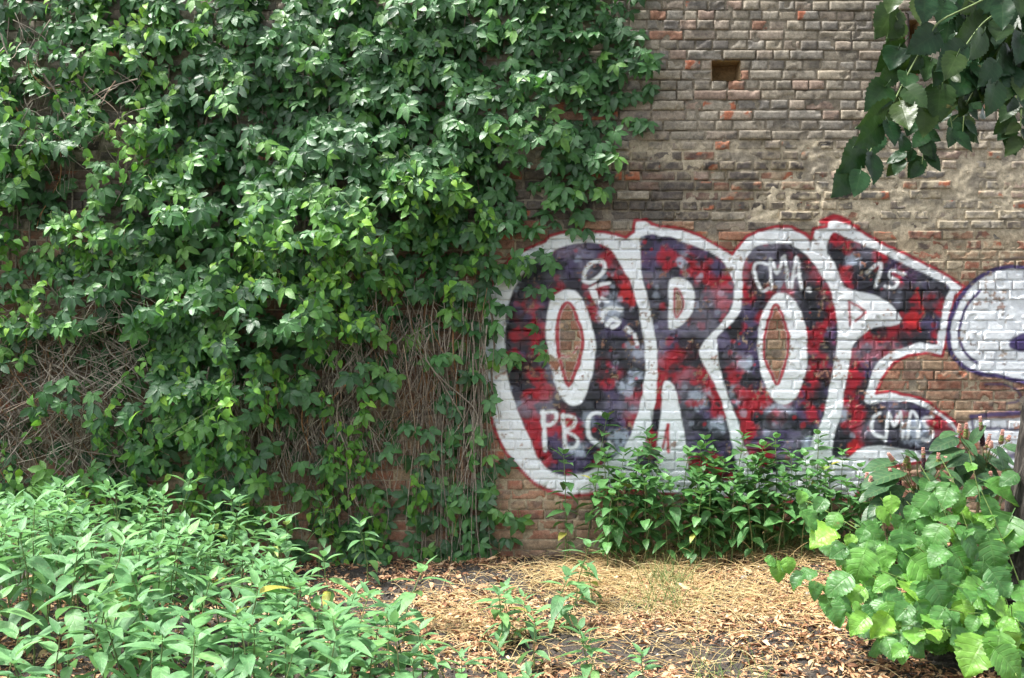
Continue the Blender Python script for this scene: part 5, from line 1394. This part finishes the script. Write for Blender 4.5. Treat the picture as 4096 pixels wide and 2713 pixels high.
OCT_V = np.array([(1, 0, 0), (-1, 0, 0), (0, 1, 0), (0, -1, 0), (0, 0, 1), (0, 0, -1)], float)
OCT_F = np.array([(0, 2, 4), (2, 1, 4), (1, 3, 4), (3, 0, 4), (2, 0, 5), (1, 2, 5), (3, 1, 5), (0, 3, 5)])

def build_clods():
    r = np.random.default_rng(503)
    acc = Acc()
    n = 14000
    x = r.uniform(-3.2, 3.4, n); y = -3.9 * r.random(n) - .02
    for i in range(n):
        s = min(r.gamma(1.5, .0033) + .0018, .016)
        v = OCT_V * (1 + r.uniform(-.35, .35, (6, 1))) * s * (1, 1, .7) + (x[i], y[i], float(ground_z(x[i], y[i])) + s * .25)
        L = np.zeros((6, 3)); L[:, 2] = r.random() ** 2
        acc.add(v, OCT_F, L)
    m = tint_mat('soil_crumbs', [(0, (0.03, 0.026, 0.023)), (.7, (0.07, 0.058, 0.048)), (.93, (0.14, 0.12, 0.10)), (1, (.42, .40, .36))], rough=.95, noise=150)
    tag(link('soil_crumbs', acc.mesh('soil_crumbs', m, smooth=False)), 'dark crumbs of soil and grit between the fallen leaves', 'soil', kind='stuff')

def stone(px, py, size, label, seed):
    r = np.random.default_rng(seed)
    gx, gy = on_ground(px, py)
    th, ph = np.meshgrid(np.linspace(0, 2 * math.pi, 13)[:-1], np.linspace(.0, math.pi, 8), indexing='ij')
    R = 1 + .35 * (fbm(np.cos(th) * 1.3 + 4 + seed, ph * 1.3, seed, 2) - .5)
    V = np.stack([R * np.sin(ph) * np.cos(th) * 1.25, R * np.sin(ph) * np.sin(th), R * np.cos(ph) * .6], -1).reshape(-1, 3) * size
    i, j = np.meshgrid(np.arange(12), np.arange(7), indexing='ij'); k = (i + 1) % 12
    Q = np.stack([i * 8 + j, i * 8 + j + 1, k * 8 + j + 1, k * 8 + j], -1).reshape(-1, 4)
    L = np.zeros((len(V), 3)); L[:, 2] = r.random()
    o = link('stone', mk_mesh('stone', V, Q, M_STONE, luv=L)); o.location = (gx, gy, float(ground_z(gx, gy)) + size * .3)
    o.rotation_euler = (0, 0, r.uniform(0, 6))
    tag(o, label, 'stone')
build_litter(); build_straw(); build_clods()
stone(2858, 2280, .028, 'small grey stone in the litter below the weed row', 1)
stone(2978, 2342, .030, 'flat pale stone in the litter between grass tuft and linden shoots', 2)
stone(3235, 2410, .024, 'pale stone beside the lowest leaves of the linden shoots', 3)
stone(3340, 2545, .028, 'tan stone on litter under the linden shoots', 4)
stone(2650, 2395, .02, 'little grey pebble on the bare dark soil', 5)

# ------------------------------------------------------------------ small single plants by the wall
def build_sprout():
    """feathery young weed with narrow leaves"""
    base = at(2270, 2180, -.28); base[2] = ground_z(base[0], base[1])
    root = empty('feathery_weed', base)
    tag(root, 'slender bright green feathery weed standing before bare bricks near the weed row', 'weed')
    top = np.array([-.02, -.02, .40])
    P = bez((0, 0, 0), (.02, 0, .2), top, 9)
    acc = Acc(); acc.add(*tube(P, .003, .0012, 4, .3))
    link('stem', acc.mesh('sprout_stem', M_STEM), root)
    me = mk_mesh('narrow_leaf', *(lambda b: (b[0], b[1], M_VINE))(blade(4, 1.0, .16, prof(.7, .8), droop=.4, fold=.3)), luv=blade(4, 1.0, .16, prof(.7, .8), droop=.4, fold=.3)[2])
    for k in range(44):
        t = .12 + .88 * k / 44; f = t * 8; i = min(int(f), 7); p = P[i] + (P[i + 1] - P[i]) * (f - i)
        a = k * 2.4
        o = link('leaf', me, root)
        o.matrix_basis = mat44(p, (math.cos(a), math.sin(a), .45), (-.4 * math.cos(a), -.4 * math.sin(a), 1), .06 * (1.15 - .75 * t))
build_sprout()

def seed_stalk(px, py, h, label, seed):
    r = random.Random(seed)
    gx, gy = on_ground(px, py)
    acc = Acc()
    top = np.array([r.uniform(-.08, .08), r.uniform(-.03, .03), h])
    P = bez((0, 0, 0), (top * (1.6, 1, .5)), top, 9)
    acc.add(*tube(P, .0022, .0010, 4, .8))
    for k in range(16):
        p = P[4 + k // 4]; a = k * 2.4
        q = p + np.array([math.cos(a) * .022, math.sin(a) * .022, .012])
        acc.add(*tube([p, q], .0008, .0006, 3, .85))
        L = np.zeros((12, 3)); L[:, 2] = .9
        acc.add(ICO_V * .0035 + q, ICO_F, L)
    o = link('seed_stalk', acc.mesh('seed_stalk', M_DRY)); o.location = (gx, gy, float(ground_z(gx, gy)))
    tag(o, label, 'plant')
seed_stalk(2730, 2262, .24, 'bent dry seed stalk with tiny pods, nearer the tallest weed of the row', 1)
seed_stalk(2765, 2258, .22, 'dry seed stalk with tiny pods in the dry grass, nearer the linden', 2)
